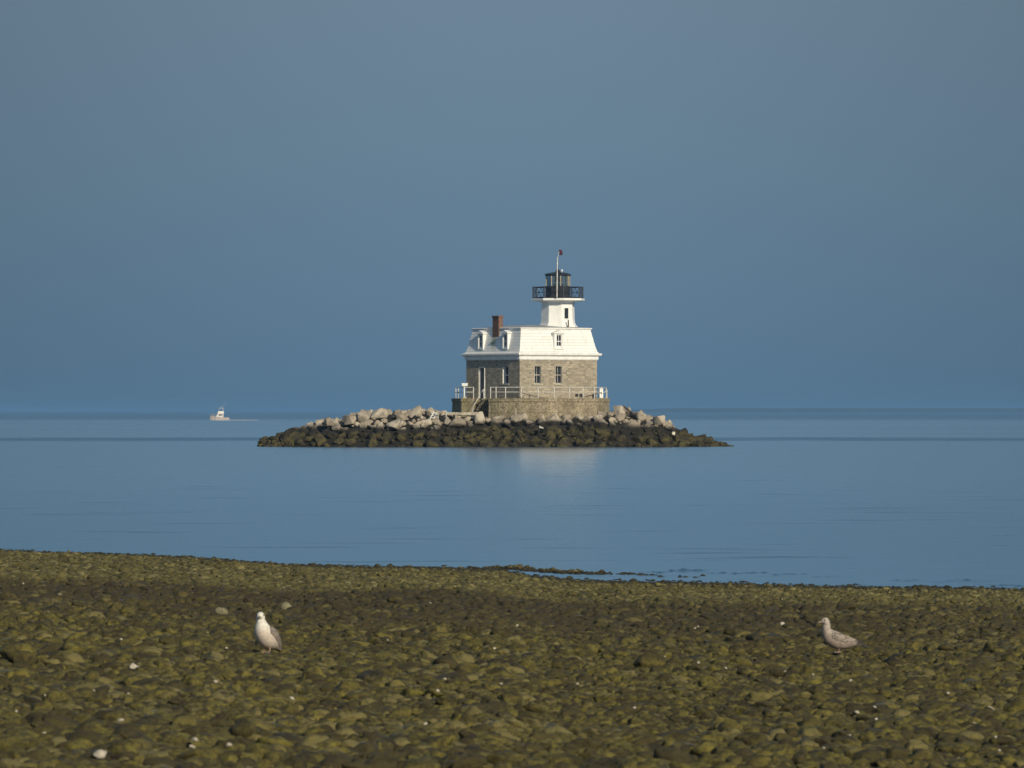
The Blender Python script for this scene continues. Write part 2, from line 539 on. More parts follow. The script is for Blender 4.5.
side = [-8, -4, -2, -1, -.5, -.3, -.2, -.16]
acols = np.array(side + list(np.linspace(-.125, .125, 260)) + [-s for s in reversed(side)])
grows = np.concatenate([[-400, -200, -80, -30, 0, 15, 25, 30], np.arange(34, 142, 0.3), [145, 150, 170, 200, 300, 600, 1500, 5000, 20000, 40000]])
gn_ = nr.normal(0, 0.012, (len(grows), len(acols)))
def gz(X, D):
    return ground_z(X, D) + np.where((D > 34) & (D < 142), gn_, 0) - 0.02
tag(sheet('beach_ground', acols, grows, gz, M['ground'], 25.0), kind='structure')

# water: flat sea with a few low wavelets lapping along the bar
wavelets = [(640, 702, 572.5, .07), (668, 712, 570.5, .07), (700, 775, 573.6, .065), (765, 812, 575, .06), (800, 850, 577.0, .035), (890, 925, 580.5, .05),
            (948, 978, 580.8, .06), (905, 1000, 583.5, .03), (985, 1060, 585.5, .06), (560, 640, 568.5, .02), (440, 520, 565.5, .02), (210, 290, 557.5, .03),
            (700, 800, 580.5, .03), (120, 200, 551.5, .025)]
wrows = np.concatenate([[88, 95, 100], np.arange(104, 142, 0.07), np.arange(142, 200, 1.5), np.geomspace(200, 40000, 60)])
def wz(X, D):
    a = X / D
    px = a * F + 512
    z = np.zeros_like(X)
    k = 0
    for x0, x1, y, h in wavelets:
        k += 1
        dc = CAM_Z * F / (y - HZN) + 0.35 * np.sin(px * 0.11 + k * 2.1) + 0.2 * np.sin(px * 0.31 + k)
        t = np.clip((px - x0) / (x1 - x0), 0, 1)
        e = np.sin(np.pi * t) ** 0.35
        z += 0.75 * h * e * (0.75 + 0.25 * np.sin(px * 0.45 + k)) * np.exp(-((D - dc) / 0.11) ** 2)
    near = np.exp(-((D - 118) / 22.0) ** 2)
    z += near * 0.006 * (np.sin(D * 3.1 + px * 0.02) * np.sin(px * .017 + D * .21) + np.sin(D * 4.7 - px * 0.033) * np.sin(px * .041 - D * .3))
    return z
tag(sheet('water', acols, wrows, wz, M['water'], 1.0), kind='structure')

# ------------------------------------------------------------------ far low shore on the right
def far_shore():
    mb = MB()
    D = 20000.0
    xs = np.linspace(560, 1500, 260)
    fr, bk, tp = [], [], []
    for i, x in enumerate(xs):
        n1 = mnoise.noise(Vector((x * 0.02, 3.1, 0))) * 0.9 + mnoise.noise(Vector((x * 0.11, 7.7, 0))) * 0.5
        up = min(1.0, (x - 560) / 120.0)
        h = max(0.3, (3.3 + 0.5 * n1) * up)
        X = (x - 512) * D / F
        zt = CAM_Z + h * D / F
        fr.append((X, D, -2)); tp.append((X, D + 90 + 40 * n1, zt)); bk.append((X, D + 900, -2))
    n = len(xs)
    vs = fr + tp + bk
    fs = []
    for i in range(n - 1):
        fs.append((i, i + 1, n + i + 1, n + i)); fs.append((n + i, n + i + 1, 2 * n + i + 1, 2 * n + i))
    mb.add(vs, fs)
    return mb.build('distant_shore', simple('far_woods', (0.05, 0.06, 0.035), 0.95, 0.4, 0.02))
tag(far_shore(), kind='structure')

# ------------------------------------------------------------------ the hazy sea air
def haze():
    mb = MB()
    mb.box(-330000, 330000, -3000, 41000, -6.0, 24.0)
    m = bpy.data.materials.new('haze'); m.use_nodes = True
    n = m.node_tree; n.nodes.clear()
    out = n.nodes.new('ShaderNodeOutputMaterial'); v = n.nodes.new('ShaderNodeVolumePrincipled')
    v.inputs['Color'].default_value = (*HAZE_COL, 1)
    v.inputs['Density'].default_value = HAZE_DENSITY
    v.inputs['Anisotropy'].default_value = 0.0
    n.links.new(v.outputs[0], out.inputs['Volume'])
    return mb.build('haze', m)
HAZE_COL = (0.23, 0.475, 0.80)
HAZE_DENSITY = 6.0e-5
tag(haze(), kind='stuff')

# ------------------------------------------------------------------ rock shapes
def ico(sub):
    bm = bmesh.new()
    bmesh.ops.create_icosphere(bm, subdivisions=sub, radius=1.0)
    v = np.array([p.co[:] for p in bm.verts]); f = [tuple(x.index for x in q.verts) for q in bm.faces]
    bm.free()
    return v, f
ICO3, ICO4 = ico(3), ico(4)

def stone_mesh(name, seed, cuts, cut_d, lump, sharp, mat, base=ICO3):
    r = random.Random(seed)
    v = base[0].copy()
    for _ in range(cuts):
        d = Vector((r.gauss(0, 1), r.gauss(0, 1), r.gauss(0, 1))).normalized()
        dn = np.array(d)
        lim = r.uniform(*cut_d)
        ex = np.maximum(0, v @ dn - lim)
        v -= ex[:, None] * dn[None]
    off = Vector((seed * 3.7, seed * 1.3, 0))
    for i in range(len(v)):
        p = Vector(v[i])
        k = 1 + lump * mnoise.noise(p * 1.4 + off) + lump * 0.4 * mnoise.noise(p * 3.6 + off)
        v[i] *= k
    me = bpy.data.meshes.new(name)
    me.from_pydata([tuple(p) for p in v], [], base[1])
    me.update(); me.shade_smooth()
    if sharp:
        me.set_sharp_from_angle(angle=R(32))
    me.materials.append(mat)
    return me

def place(name, me, loc, scale, rot, label, cat, group=None):
    o = bpy.data.objects.new(name, me)
    C.objects.link(o)
    o.location = loc; o.scale = scale; o.rotation_euler = rot
    return tag(o, label, cat, group)

# ------------------------------------------------------------------ the island
ISL_D = 549.0
prof_px = [(256, 447), (259, 445), (263, 440.5), (268, 438.3), (275, 437), (286, 433.5), (294, 430.5), (313, 425), (330, 421), (347, 419), (362, 414), (379, 413.5), (394, 413), (409, 411), (421, 411),
           (435, 412), (448, 414), (470, 415.5), (485, 417.5), (500, 418), (590, 417.5), (609, 413.5), (619, 411), (627, 412), (641, 415.5), (658, 419.5), (670, 424.5), (680, 431.5), (697, 437.5), (714, 442), (729, 445.5), (735, 447)]
PX_ = np.array([p[0] for p in prof_px], float); PZ_ = np.array([CAM_Z - (p[1] - HZN) * ISL_D / F for p in prof_px])
def isl_front(px):      # distance of the front waterline
    t = np.clip((px - 495) / 237.0, -1, 1)
    return 541.2 + 5.5 * np.abs(t) ** 3
def isl_z(X, Y):
    px = X * F / ISL_D + 512
    top = np.interp(px, PX_, PZ_)
    fr = isl_front(px)
    t = np.clip((Y - fr) / (ISL_D - 0.6 - fr), -0.3, 1)
    up = np.where(t < 0, t * 2.0, t ** 0.8)
    bk = np.clip((Y - 562) / 16.0, 0, 1)
    return top * up * (1 - bk * bk) - 0.9 * bk - 0.15
IX = np.linspace(-24.5, 22.5, 190); IY = np.linspace(538.5, 580, 110)
def island_ground():
    X, Y = np.meshgrid(IX, IY)
    Z = isl_z(X, Y)
    for i in range(Z.shape[0]):
        for j in range(Z.shape[1]):
            Z[i, j] += 0.28 * mnoise.noise(Vector((X[i, j] * 1.3, Y[i, j] * 1.3, 0))) + 0.1 * mnoise.noise(Vector((X[i, j] * 4, Y[i, j] * 4, 5)))
    mb = MB()
    n = len(IX)
    fs = [(i * n + j, i * n + j + 1, (i + 1) * n + j + 1, (i + 1) * n + j) for i in range(len(IY) - 1) for j in range(n - 1)]
    mb.add(np.stack([X, Y, Z - 0.12], -1).reshape(-1, 3).tolist(), fs)
    return mb.build('island_ground', simple('island_gap_shade', (0.017, 0.014, 0.008), 0.95, 0.4, 1.0), smooth=True)  # near-black colour paints in the shade of the gaps between rocks
tag(island_ground(), kind='structure')

def block_mesh(seed):
    # quarried block: convex hull of a few points on a rough box, edges knocked off
    r = random.Random(seed)
    bm = bmesh.new()
    for _ in range(15):
        p = Vector((r.uniform(-1, 1), r.uniform(-1, 1), r.uniform(-1, 1)))
        p /= max(abs(p.x), abs(p.y), abs(p.z))
        p = p * 0.45 + p.normalized() * 0.55
        bm.verts.new(p)
    res = bmesh.ops.convex_hull(bm, input=bm.verts)
    bmesh.ops.delete(bm, geom=[g for g in res['geom_interior'] if isinstance(g, bmesh.types.BMVert)], context='VERTS')
    bmesh.ops.dissolve_limit(bm, angle_limit=R(12), verts=bm.verts, edges=bm.edges)
    bmesh.ops.bevel(bm, geom=list(bm.edges), offset=0.07, segments=2, affect='EDGES', profile=0.6)
    bmesh.ops.recalc_face_normals(bm, faces=bm.faces)
    me = bpy.data.meshes.new('boulder')
    bm.to_mesh(me); bm.free()
    me.shade_smooth(); me.set_sharp_from_angle(angle=R(28))
    me.materials.append(M['rock'])
    return me
boulder_meshes = [block_mesh(900 + i) for i in range(12)]

placed = []
PIER_C = Vector((1.807, 556.0))
# boulders the photograph singles out
special = [
    ('boulder', 413.5, 413.5, 548.3, (0.92, 0.8, 0.84), 'large pale rounded boulder topping the crest left of the lighthouse, the highest rock there'),
    ('boulder', 457.5, 423.2, 545.6, (1.05, 0.6, 0.52), 'long pale squared block lying below the left end of the pier'),
    ('boulder', 478, 418.5, 547.0, (0.72, 0.5, 0.72), 'pointed pale slab leaning beside the foot of the stairs'),
    ('boulder', 379.5, 414.5, 547.7, (0.85, 0.7, 0.6), 'broad pale boulder on the crest midway along the left arm of the island'),
    ('boulder', 363.5, 416, 547.0, (0.62, 0.6, 0.66), 'upright pale boulder on the left arm of the island, left of the broad crest boulder'),
    ('boulder', 349, 420, 546.5, (0.66, 0.6, 0.5), 'pale rounded boulder at the left end of the pale crest rocks'),
    ('boulder', 329.5, 421.5, 545.8, (0.48, 0.45, 0.42), 'lone pale boulder standing clear on the dark left slope'),
    ('boulder', 541.5, 427.3, 543.6, (0.26, 0.22, 0.16), 'small white stone low on the dark rocks under the pier'),
    ('boulder', 619.5, 411.0, 548.5, (0.66, 0.6, 0.68), 'tall pale boulder against the right side of the pier'),
    ('boulder', 640.5, 416, 547.8, (0.6, 0.6, 0.5), 'pale boulder second from the pier on the right crest'),
    ('boulder', 659.5, 420, 547.2, (0.62, 0.55, 0.52), 'pale boulder at the outer end of the right crest'),
    ('boulder', 518.5, 420.5, 545.5, (0.5, 0.4, 0.32), 'pale wedge of rock under the middle of the pier, below the short stake'),
    ('boulder', 394, 424, 544.8, (0.72, 0.55, 0.6), 'tan boulder with a dark hollow beside it, halfway down the left slope'),
]
n_b = 0
pale_rock = simple('white_stone', (0.62, 0.58, 0.46), 0.9, 0.25, 5.0, bmp=0.3)
for nm, px, py, d, s, lab in special:
    p = at(px, py, d)
    me = boulder_meshes[n_b % 12]
    if 'white' in lab:
        me = me.copy(); me.materials[0] = pale_rock
    place(nm, me, p, s, (rng.uniform(-.25, .25), rng.uniform(-.25, .25), rng.uniform(-.4, .4)), lab, 'boulder', 'pale boulders of the island')
    placed.append((p.x, p.y, max(s[0], s[1])))
    n_b += 1
m2 = boulder_meshes[3].copy(); m2.materials[0] = pale_rock
p = at(673.5, 433.5, 544.6)
place('boulder', m2, p, (0.16, 0.14, 0.2), (0, 0.1, 0), 'small white stone on the dark lower slope of the right arm', 'boulder', 'pale boulders of the island')
placed.append((p.x, p.y, 0.2))
# riprap all over the slope facing the beach
cand = []
tries = 0
while len(cand) < 284 and tries < 40000:
    tries += 1
    px = rng.uniform(262, 728)
    X = (px - 512) * ISL_D / F
    fr = float(isl_front(px))
    Y = rng.uniform(fr - 0.1, 552)
    if (X - PIER_C.x) ** 2 + (Y - PIER_C.y) ** 2 < 7.45 ** 2 or (-5.6 < X < -3 and 549 < Y < 553):
        continue
    z = float(isl_z(X, Y))
    if z < -0.5:
        continue
    crest = z > 1.75
    r = rng.uniform(0.30, 0.66) * (1.3 if rng.random() < .18 else 1) if crest else rng.uniform(0.42, 0.85)
    edge = min(1, (abs(px - 495) < 215) * 0.4 + 0.6)
    r *= edge
    top = float(np.interp(px, PX_, PZ_))
    if z + 0.55 * r > top + 0.22:
        continue
    if any((X - a) ** 2 + (Y - b) ** 2 < (0.72 * (r + q)) ** 2 for a, b, q in placed):
        continue
    placed.append((X, Y, r))
    cand.append((X, Y, z, r))
for k, (X, Y, z, r) in enumerate(cand):
    left = X < PIER_C.x - 6.5; right = X > PIER_C.x + 6.5
    pos = 'left arm' if left else ('right arm' if right else 'middle')
    if z > 1.55:
        lab = {'left arm': 'pale grey granite boulder in the heap on the left arm of the island',
               'right arm': 'pale grey granite boulder in the heap on the right arm of the island',
               'middle': 'weathered rock wedged along the foot of the round pier'}[pos]
        grp = 'pale boulders on the ' + pos
    else:
        lab = {'left arm': 'dark weed-covered boulder on the lower left slope by the water',
               'right arm': 'dark weed-covered boulder on the lower right slope by the water',
               'middle': 'dark weed-covered boulder at the waterline in front of the lighthouse'}[pos]
        grp = 'weedy boulders on the ' + pos
    place('boulder', boulder_meshes[rng.randrange(12)], (X, Y, z + 0.02), (r * rng.uniform(0.9, 1.35), r * rng.uniform(0.75, 1.0), r * rng.uniform(0.55, 0.85)),
          (rng.uniform(-.7, .7), rng.uniform(-.7, .7), rng.uniform(0, 6.28)), lab, 'boulder', grp)

# smaller rocks filling the gaps: one mass nobody could count
def rubble():
    mb = MB()
    b2 = ico(2)
    shapes = []
    for q in range(8):
        m_ = stone_mesh('t', 700 + q, 14, (0.45, 0.8), 0.1, False, M['rock'], b2)
        shapes.append((np.array([v.co[:] for v in m_.vertices]), b2[1])); bpy.data.meshes.remove(m_)
    for k in range(2200):
        b0 = shapes[k % 8]
        px = rng.uniform(258, 732); X = (px - 512) * ISL_D / F
        Y = rng.uniform(float(isl_front(px)) - 0.3, 564)
        if (X - PIER_C.x) ** 2 + (Y - PIER_C.y) ** 2 < 7.3 ** 2 or (-5.6 < X < -3 and 549 < Y < 553):
            continue
        z = float(isl_z(X, Y))
        if z < -0.35: continue
        if z > 1.5 and rng.random() < 0.45: continue
        r = rng.uniform(0.14, 0.38)
        s = np.array([r * rng.uniform(.8, 1.4), r * rng.uniform(.7, 1.1), r * rng.uniform(.5, .9)])
        ang = rng.uniform(0, 6.28)
        v = b0[0] * (1 + nr.normal(0, 0.09, (len(b0[0]), 1))) * s
        ca, sa = math.cos(ang), math.sin(ang)
        v = v @ np.array([[ca, -sa, 0], [sa, ca, 0], [0, 0, 1]]).T + np.array([X, Y, z + 0.03])
        mb.add(v.tolist(), b0[1])
    return mb.build('rubble', M['rock'])
tag(rubble(), 'small rubble filling the gaps between the island boulders', 'rubble', kind='stuff')

# ------------------------------------------------------------------ round pier under the house
PT = 4.42
def pier():
    mb = MB()
    pts = []
    a0, a1 = -123.0, 172.0       # from the stair recess round the front, right and back to the left block
    k = 72
    for i in range(k + 1):
        t = R(a0 + (a1 - a0) * i / k)
        pts.append((7.2 * math.cos(t), 7.2 * math.sin(t)))
    pts += [(-7.32, -0.9), (-6.42, -4.85), (-5.15, -5.05), (-5.05, -4.0), (-3.95, -4.3)]
    def ring(off, z):
        return [(x * off, y * off, z) for x, y in pts]
    zb = 1.3
    mb.rings([ring(1.02, zb), ring(1.0, PT - 0.32)])
    ob = mb
    # coping course, a little proud
    mb.rings([ring(1.012, PT - 0.32 + 0.003), ring(1.012, PT - 0.02), ring(1.006, PT)])
    return ob
pr = pier().build('pier', M['pier'])
pr.location = (PIER_C.x, PIER_C.y, 0)
tag(pr, 'round weathered stone pier that carries the lighthouse, stained green', 'pier')

# ------------------------------------------------------------------ the lighthouse
TH = R(34.7)
H = 4.35
lh = empty('lighthouse', (PIER_C.x, PIER_C.y, PT), TH, 'stone keeper house with white mansard roof and small black topped light tower', 'lighthouse')
Zl = lambda y: CAM_Z + (HZN - y) / 10.87 - PT

def wall_holes(mb, L, z0, z1, holes, depth, place_fn):
    """upright wall 0..L with rectangular openings and reveals; place_fn(u, z, d) -> point"""
    us = sorted({0, L, *[h[0] for h in holes], *[h[1] for h in holes]})
    zs = sorted({z0, z1, *[h[2] for h in holes], *[h[3] for h in holes]})
    for a, b in zip(us, us[1:]):
        for c, d in zip(zs, zs[1:]):
            mu, mz = (a + b) / 2, (c + d) / 2
            if any(h[0] < mu < h[1] and h[2] < mz < h[3] for h in holes):
                continue
            mb.add([place_fn(a, c, 0), place_fn(b, c, 0), place_fn(b, d, 0), place_fn(a, d, 0)], [(0, 1, 2, 3)])
    for h in holes:
        a, b, c, d = h
        for (p, q) in (((a, c), (a, d)), ((b, d), (b, c)), ((a, d), (b, d)), ((b, c), (a, c))):
            mb.add([place_fn(p[0], p[1], 0), place_fn(q[0], q[1], 0), place_fn(q[0], q[1], depth), place_fn(p[0], p[1], depth)], [(0, 1, 2, 3)])

L2 = 2 * H
# u runs left to right as seen from outside
FACE = {
    'front_right': lambda u, z, d: (-H + u, -H + d, z),
    'front_left': lambda u, z, d: (-H + d, H - u, z),
    'back_left': lambda u, z, d: (H - u, H - d, z),
    'back_right': lambda u, z, d: (H - d, -H + u, z),
}
zw0, zw1 = Zl(383.6), Zl(366.4)
win_w = 0.80
def hole(f, w_=win_w, a=zw0, b=zw1):
    return (f * L2 - w_ / 2, f * L2 + w_ / 2, a, b)
openings = {
    'front_right': [hole(0.235), hole(0.505)],
    'front_left': [(0.285 * L2 - 0.5, 0.285 * L2 + 0.5, 0.0, zw1), hole(0.735, 0.98)],
    'back_left': [hole(0.27), hole(0.73)],
    'back_right': [hole(0.27), hole(0.73)],
}
mb = MB()
WT = Zl(359.5)
for k, hs in openings.items():
    wall_holes(mb, L2, 0.0, WT + 0.3, hs, 0.46, FACE[k])
mb.build('stone_wall', M['stone'], lh)

def window(fn, u0, u1, z0, z1, d, cols=2, rows=3, sill=True, parent=lh, cas=0.07, mat=None):
    """sash window recessed by d: frame, one glass pane behind its bars, sill"""
    mb = MB()
    def slab(a, b, c, e, d0, d1):
        P = [fn(a, c, d0), fn(b, c, d0), fn(b, e, d0), fn(a, e, d0), fn(a, c, d1), fn(b, c, d1), fn(b, e, d1), fn(a, e, d1)]
        mb.add(P, [(0, 1, 2, 3), (7, 6, 5, 4), (0, 4, 5, 1), (1, 5, 6, 2), (2, 6, 7, 3), (3, 7, 4, 0)])
    g = 0.003
    jd = 0.03 if sill else d - 0.08
    slab(u0 + g, u0 + cas, z0 + g, z1 - g, jd, d + 0.04); slab(u1 - cas, u1 - g, z0 + g, z1 - g, jd, d + 0.04)
    slab(u0 + cas, u1 - cas, z0 + g, z0 + cas, d - 0.08, d + 0.04); slab(u0 + cas, u1 - cas, z1 - cas, z1 - g, d - 0.08, d + 0.04)
    zm = (z0 + z1) / 2
    slab(u0 + cas, u1 - cas, zm - 0.035, zm + 0.035, d - 0.05, d + 0.03)
    for i in range(1, cols):
        x = u0 + (u1 - u0) * i / cols
        slab(x - 0.018, x + 0.018, z0 + cas, zm - 0.035, d - 0.02, d + 0.02); slab(x - 0.018, x + 0.018, zm + 0.035, z1 - cas, d - 0.02, d + 0.02)
    fr = mb.build('window', mat or M['trim'], parent)
    if sill:
        mb = MB()
        slab(u0 - 0.1, u1 + 0.1, z0 - 0.14, z0 - 0.004, -0.07, d - 0.082)
        mb.build('sill', M['concrete'], fr)
    mb = MB()
    slab(u0 + 0.02, u1 - 0.02, z0 + 0.02, z1 - 0.02, d + 0.045, d + 0.055)
    mb.build('pane', M['dark_glass'], fr)
    return fr
for k, hs in openings.items():
    for h in hs:
        if h[2] > 0.1:
            window(FACE[k], *h, 0.36 if k == 'front_left' else 0.24, cas=0.055, mat=M['white' if k == 'front_left' else 'sash'])  # whiter frames on the left face paint in its sunlit jambs
# door in the left face, with a pale jamb
u0, u1, _, zt = openings['front_left'][0]
fn = FACE['front_left']
mb = MB()
def slab_on(mb, fn, a, b, c, e, d0, d1):
    P = [fn(a, c, d0), fn(b, c, d0), fn(b, e, d0), fn(a, e, d0), fn(a, c, d1), fn(b, c, d1), fn(b, e, d1), fn(a, e, d1)]
    mb.add(P, [(0, 1, 2, 3), (7, 6, 5, 4), (0, 4, 5, 1), (1, 5, 6, 2), (2, 6, 7, 3), (3, 7, 4, 0)])
slab_on(mb, fn, u0 + 0.11, u1 - 0.11, 0.02, zt - 0.12, 0.24, 0.3)
for zz in (0.25, 1.05, 1.85):
    slab_on(mb, fn, u0 + 0.22, u1 - 0.22, zz, zz + 0.6, 0.22, 0.243)
dr = mb.build('door', M['door'], lh)
mb = MB()
slab_on(mb, fn, u0 + 0.003, u0 + 0.11, 0.01, zt - 0.003, 0.05, 0.32); slab_on(mb, fn, u1 - 0.11, u1 - 0.003, 0.01, zt - 0.003, 0.05, 0.32)
slab_on(mb, fn, u0 + 0.11, u1 - 0.11, zt - 0.12, zt - 0.003, 0.05, 0.32)
mb.build('door_frame', M['trim'], dr)
mb = MB(); mb.tube(fn(u1 - 0.24, 1.0, 0.24), fn(u1 - 0.24, 1.0, 0.14), 0.04)
mb.build('handle', M['brass'], dr)
# two small cellar gratings low in the right-hand face
for f in (0.735, 0.79):
    mb = MB(); slab_on(mb, FACE['front_right'], f * L2 - 0.17, f * L2 + 0.17, 0.14, 0.42, -0.03, 0.02)
    mb.build('cellar_grating', M['black'], lh)

# cornice in two steps
zc0, zc1, zc2 = Zl(360), Zl(356.3), Zl(353)
def sq_ring(mb, prof, cx=0, cy=0):
    mb.rings([[(cx - h, cy - h, z), (cx + h, cy - h, z), (cx + h, cy + h, z), (cx - h, cy + h, z)] for h, z in prof])
mb = MB()
sq_ring(mb, [(H + 0.05, zc0), (H + 0.10, zc0 + 0.1), (H + 0.10, zc1), (H + 0.24, zc1 + 0.05), (H + 0.33, zc1 + 0.14), (H + 0.33, zc2 - 0.04), (H + 0.22, zc2)])
mb.build('cornice', M['trim'], lh)
# mansard
zm1 = Zl(329.0)
mtop = H - 0.44
mb = MB()
sq_ring(mb, [(H + 0.16, zc2 + 0.003), (H + 0.03, zc2 + 0.14), (H - 0.10, zc2 + 0.6), (mtop, zm1)])
mb.build('mansard_roof', M['shingle'], lh)
mb = MB()
sq_ring(mb, [(mtop + 0.10, zm1 + 0.003), (mtop + 0.12, zm1 + 0.09), (mtop + 0.02, zm1 + 0.14)])
mb.build('roof_edge', M['trim'], lh)
mb = MB()
sq_ring(mb, [(mtop, zm1 + 0.12), (1.4, zm1 + 0.40), (0.05, zm1 + 0.42)])
mb.build('roof_deck', M['roof_grey'], lh)

def mans_inset(z):
    return (z - zc2) / (zm1 - zc2) * 0.44
def dormer(face, f, uw=1.14, ww=0.62):
    fn = FACE[face]
    u = f * L2
    z0, z1 = Zl(349.3), Zl(333.6)
    d = -0.06                                  # front plane just proud of the wall line
    mb = MB()
    hw = uw / 2
    hz = (u - ww / 2, u + ww / 2, z0 + 0.12, z1 - 0.08)
    fo = lambda a, z, dd: fn(a, z, d + dd)
    # front board with the window opening
    us = [u - hw, hz[0], hz[1], u + hw]; zs = [z0, hz[2], hz[3], z1]
    for i in range(3):
        for j in range(3):
            if i == 1 and j == 1: continue
            mb.add([fo(us[i], zs[j], 0), fo(us[i + 1], zs[j], 0), fo(us[i + 1], zs[j + 1], 0), fo(us[i], zs[j + 1], 0)], [(0, 1, 2, 3)])
    for (p, q) in (((hz[0], hz[2]), (hz[0], hz[3])), ((hz[1], hz[3]), (hz[1], hz[2])), ((hz[0], hz[3]), (hz[1], hz[3])), ((hz[1], hz[2]), (hz[0], hz[2]))):
        mb.add([fo(p[0], p[1], 0), fo(q[0], q[1], 0), fo(q[0], q[1], .16), fo(p[0], p[1], .16)], [(0, 1, 2, 3)])
    # cheeks
    for s in (-1, 1):
        a = u + s * hw
        mb.add([fo(a, z0, 0), fo(a, z1, 0), fo(a, z1, 0.62), fo(a, z0, 0.35)], [(0, 1, 2, 3)])
    dm = mb.build('dormer', M['white'], lh)
    mb = MB()
    # low pediment roof with small overhang
    o = 0.10
    P = [fo(u - hw - o, z1, -o), fo(u, z1 + 0.24, -o), fo(u + hw + o, z1, -o), fo(u - hw - o, z1, .7), fo(u, z1 + 0.24, .7), fo(u + hw + o, z1, .7),
         fo(u - hw - o, z1 + .09, -o), fo(u, z1 + 0.33, -o), fo(u + hw + o, z1 + .09, -o), fo(u - hw - o, z1 + .09, .7), fo(u, z1 + 0.33, .7), fo(u + hw + o, z1 + .09, .7)]
    mb.add(P, [(0, 1, 7, 6), (1, 2, 8, 7), (6, 7, 10, 9), (7, 8, 11, 10), (0, 3, 4, 1), (1, 4, 5, 2), (0, 6, 9, 3), (2, 5, 11, 8), (0, 2, 1)])
    mb.build('dormer_roof', M['trim'], dm)
    w_ = window(fo, *hz, 0.13, sill=False, parent=dm, cas=0.06)
    # no deeper than thing > part > sub-part: the pane sits under the dormer itself
    for c in list(w_.children):
        c.parent = dm
for fc, f in (('front_right', 0.505), ('front_left', 0.275), ('front_left', 0.735), ('back_left', 0.27), ('back_left', 0.73), ('back_right', 0.5)):
    dormer(fc, f, 0.86 if fc == 'front_left' else 1.1)

# brick chimney rising through the left slope
mb = MB()
uc = 0.508 * L2
fl = FACE['front_left']
def cbox(mb, uh, d0, d1, z0, z1):
    x = [fl(uc - uh, 0, d0), fl(uc + uh, 0, d1)]
    mb.box(min(x[0][0], x[1][0]), max(x[0][0], x[1][0]), min(x[0][1], x[1][1]), max(x[0][1], x[1][1]), z0, z1)
cbox(mb, 0.50, 0.26, 0.74, Zl(336.5), Zl(317))
ch = mb.build('chimney', M['brick'], lh)
mb = MB(); cbox(mb, 0.55, 0.21, 0.79, Zl(317) + 0.003, Zl(315.4))
mb.build('chimney_cap', M['brick'], ch)

# octagonal light tower
TX, TY = 2.15, -1.2
PH = R(22.5)
zd0, zd1 = Zl(301), Zl(297.7)
mb = MB()
zb = zm1 + 0.1
mb.ngon(TX, TY, [(1.90, zb), (1.86, zb + 0.2), (1.72, zb + 0.34), (1.64, zb + 0.5), (1.60, zb + 0.75), (1.55, zd0 - 0.14), (1.62, zd0 - 0.08), (1.70, zd0)], 8, PH)
tw = mb.build('tower', M['white'], lh)
# tower window on the face turned to the right
ap = 1.57 * math.cos(PH)
tf = lambda u, z, d: (TX + u, TY - ap + d - 0.035, z)
mb = MB()
z0, z1 = Zl(318), Zl(307.5)
for (a, b, c, e) in ((-.30, -.22, z0 - .06, z1 + .06), (.22, .30, z0 - .06, z1 + .06), (-.22, .22, z0 - .06, z0), (-.22, .22, z1, z1 + .06)):
    slab_on(mb, tf, a - 0.1, b - 0.1, c, e, -0.03, 0.1)
mb.build('window_frame', M['trim'], tw)
mb = MB(); slab_on(mb, tf, -.318, .118, z0 + .002, z1 - .002, 0.0, 0.09)
mb.build('pane', M['dark_glass'], tw)
mb = MB()
px_ = (TX + 0.55, TY - 1.95)
mb.tube((px_[0] - .75, px_[1], zm1 + 0.1), (px_[0] - .75, px_[1], Zl(319.5)), 0.06)
mb.build('vent_pipe', M['dark_wood'], lh)
# gallery
mb = MB()
mb.ngon(TX, TY, [(1.85, zd0 + 0.003), (2.42, zd0 + 0.10), (2.54, zd0 + 0.12), (2.54, zd1)], 8, PH)
gal = mb.build('gallery', M['white'], lh)
mb = MB()
zr = Zl(286.3)
rr = 2.36
corner = [Vector((TX + rr * math.cos(PH + R(45 * i)), TY + rr * math.sin(PH + R(45 * i)), 0)) for i in range(8)]
for i in range(8):
    a, b = corner[i], corner[(i + 1) % 8]
    mb.tube(a + Vector((0, 0, zd1)), a + Vector((0, 0, zr + 0.06)), 0.06)
    for z in (zd1 + 0.10, zr):
        mb.tube(a + Vector((0, 0, z)), b + Vector((0, 0, z)), 0.035, n=6)
    mb.tube(a + Vector((0, 0, (zd1 + zr) / 2 + .05)), b + Vector((0, 0, (zd1 + zr) / 2 + .05)), 0.018, n=5)
    nn = 3
    for j in range(nn):
        p, q = a.lerp(b, j / nn), a.lerp(b, (j + 1) / nn)
        mb.tube(p + Vector((0, 0, zd1 + .1)), q + Vector((0, 0, zr)), 0.015, n=5)
        mb.tube(q + Vector((0, 0, zd1 + .1)), p + Vector((0, 0, zr)), 0.015, n=5)
mb.build('gallery_railing', M['black'], gal)
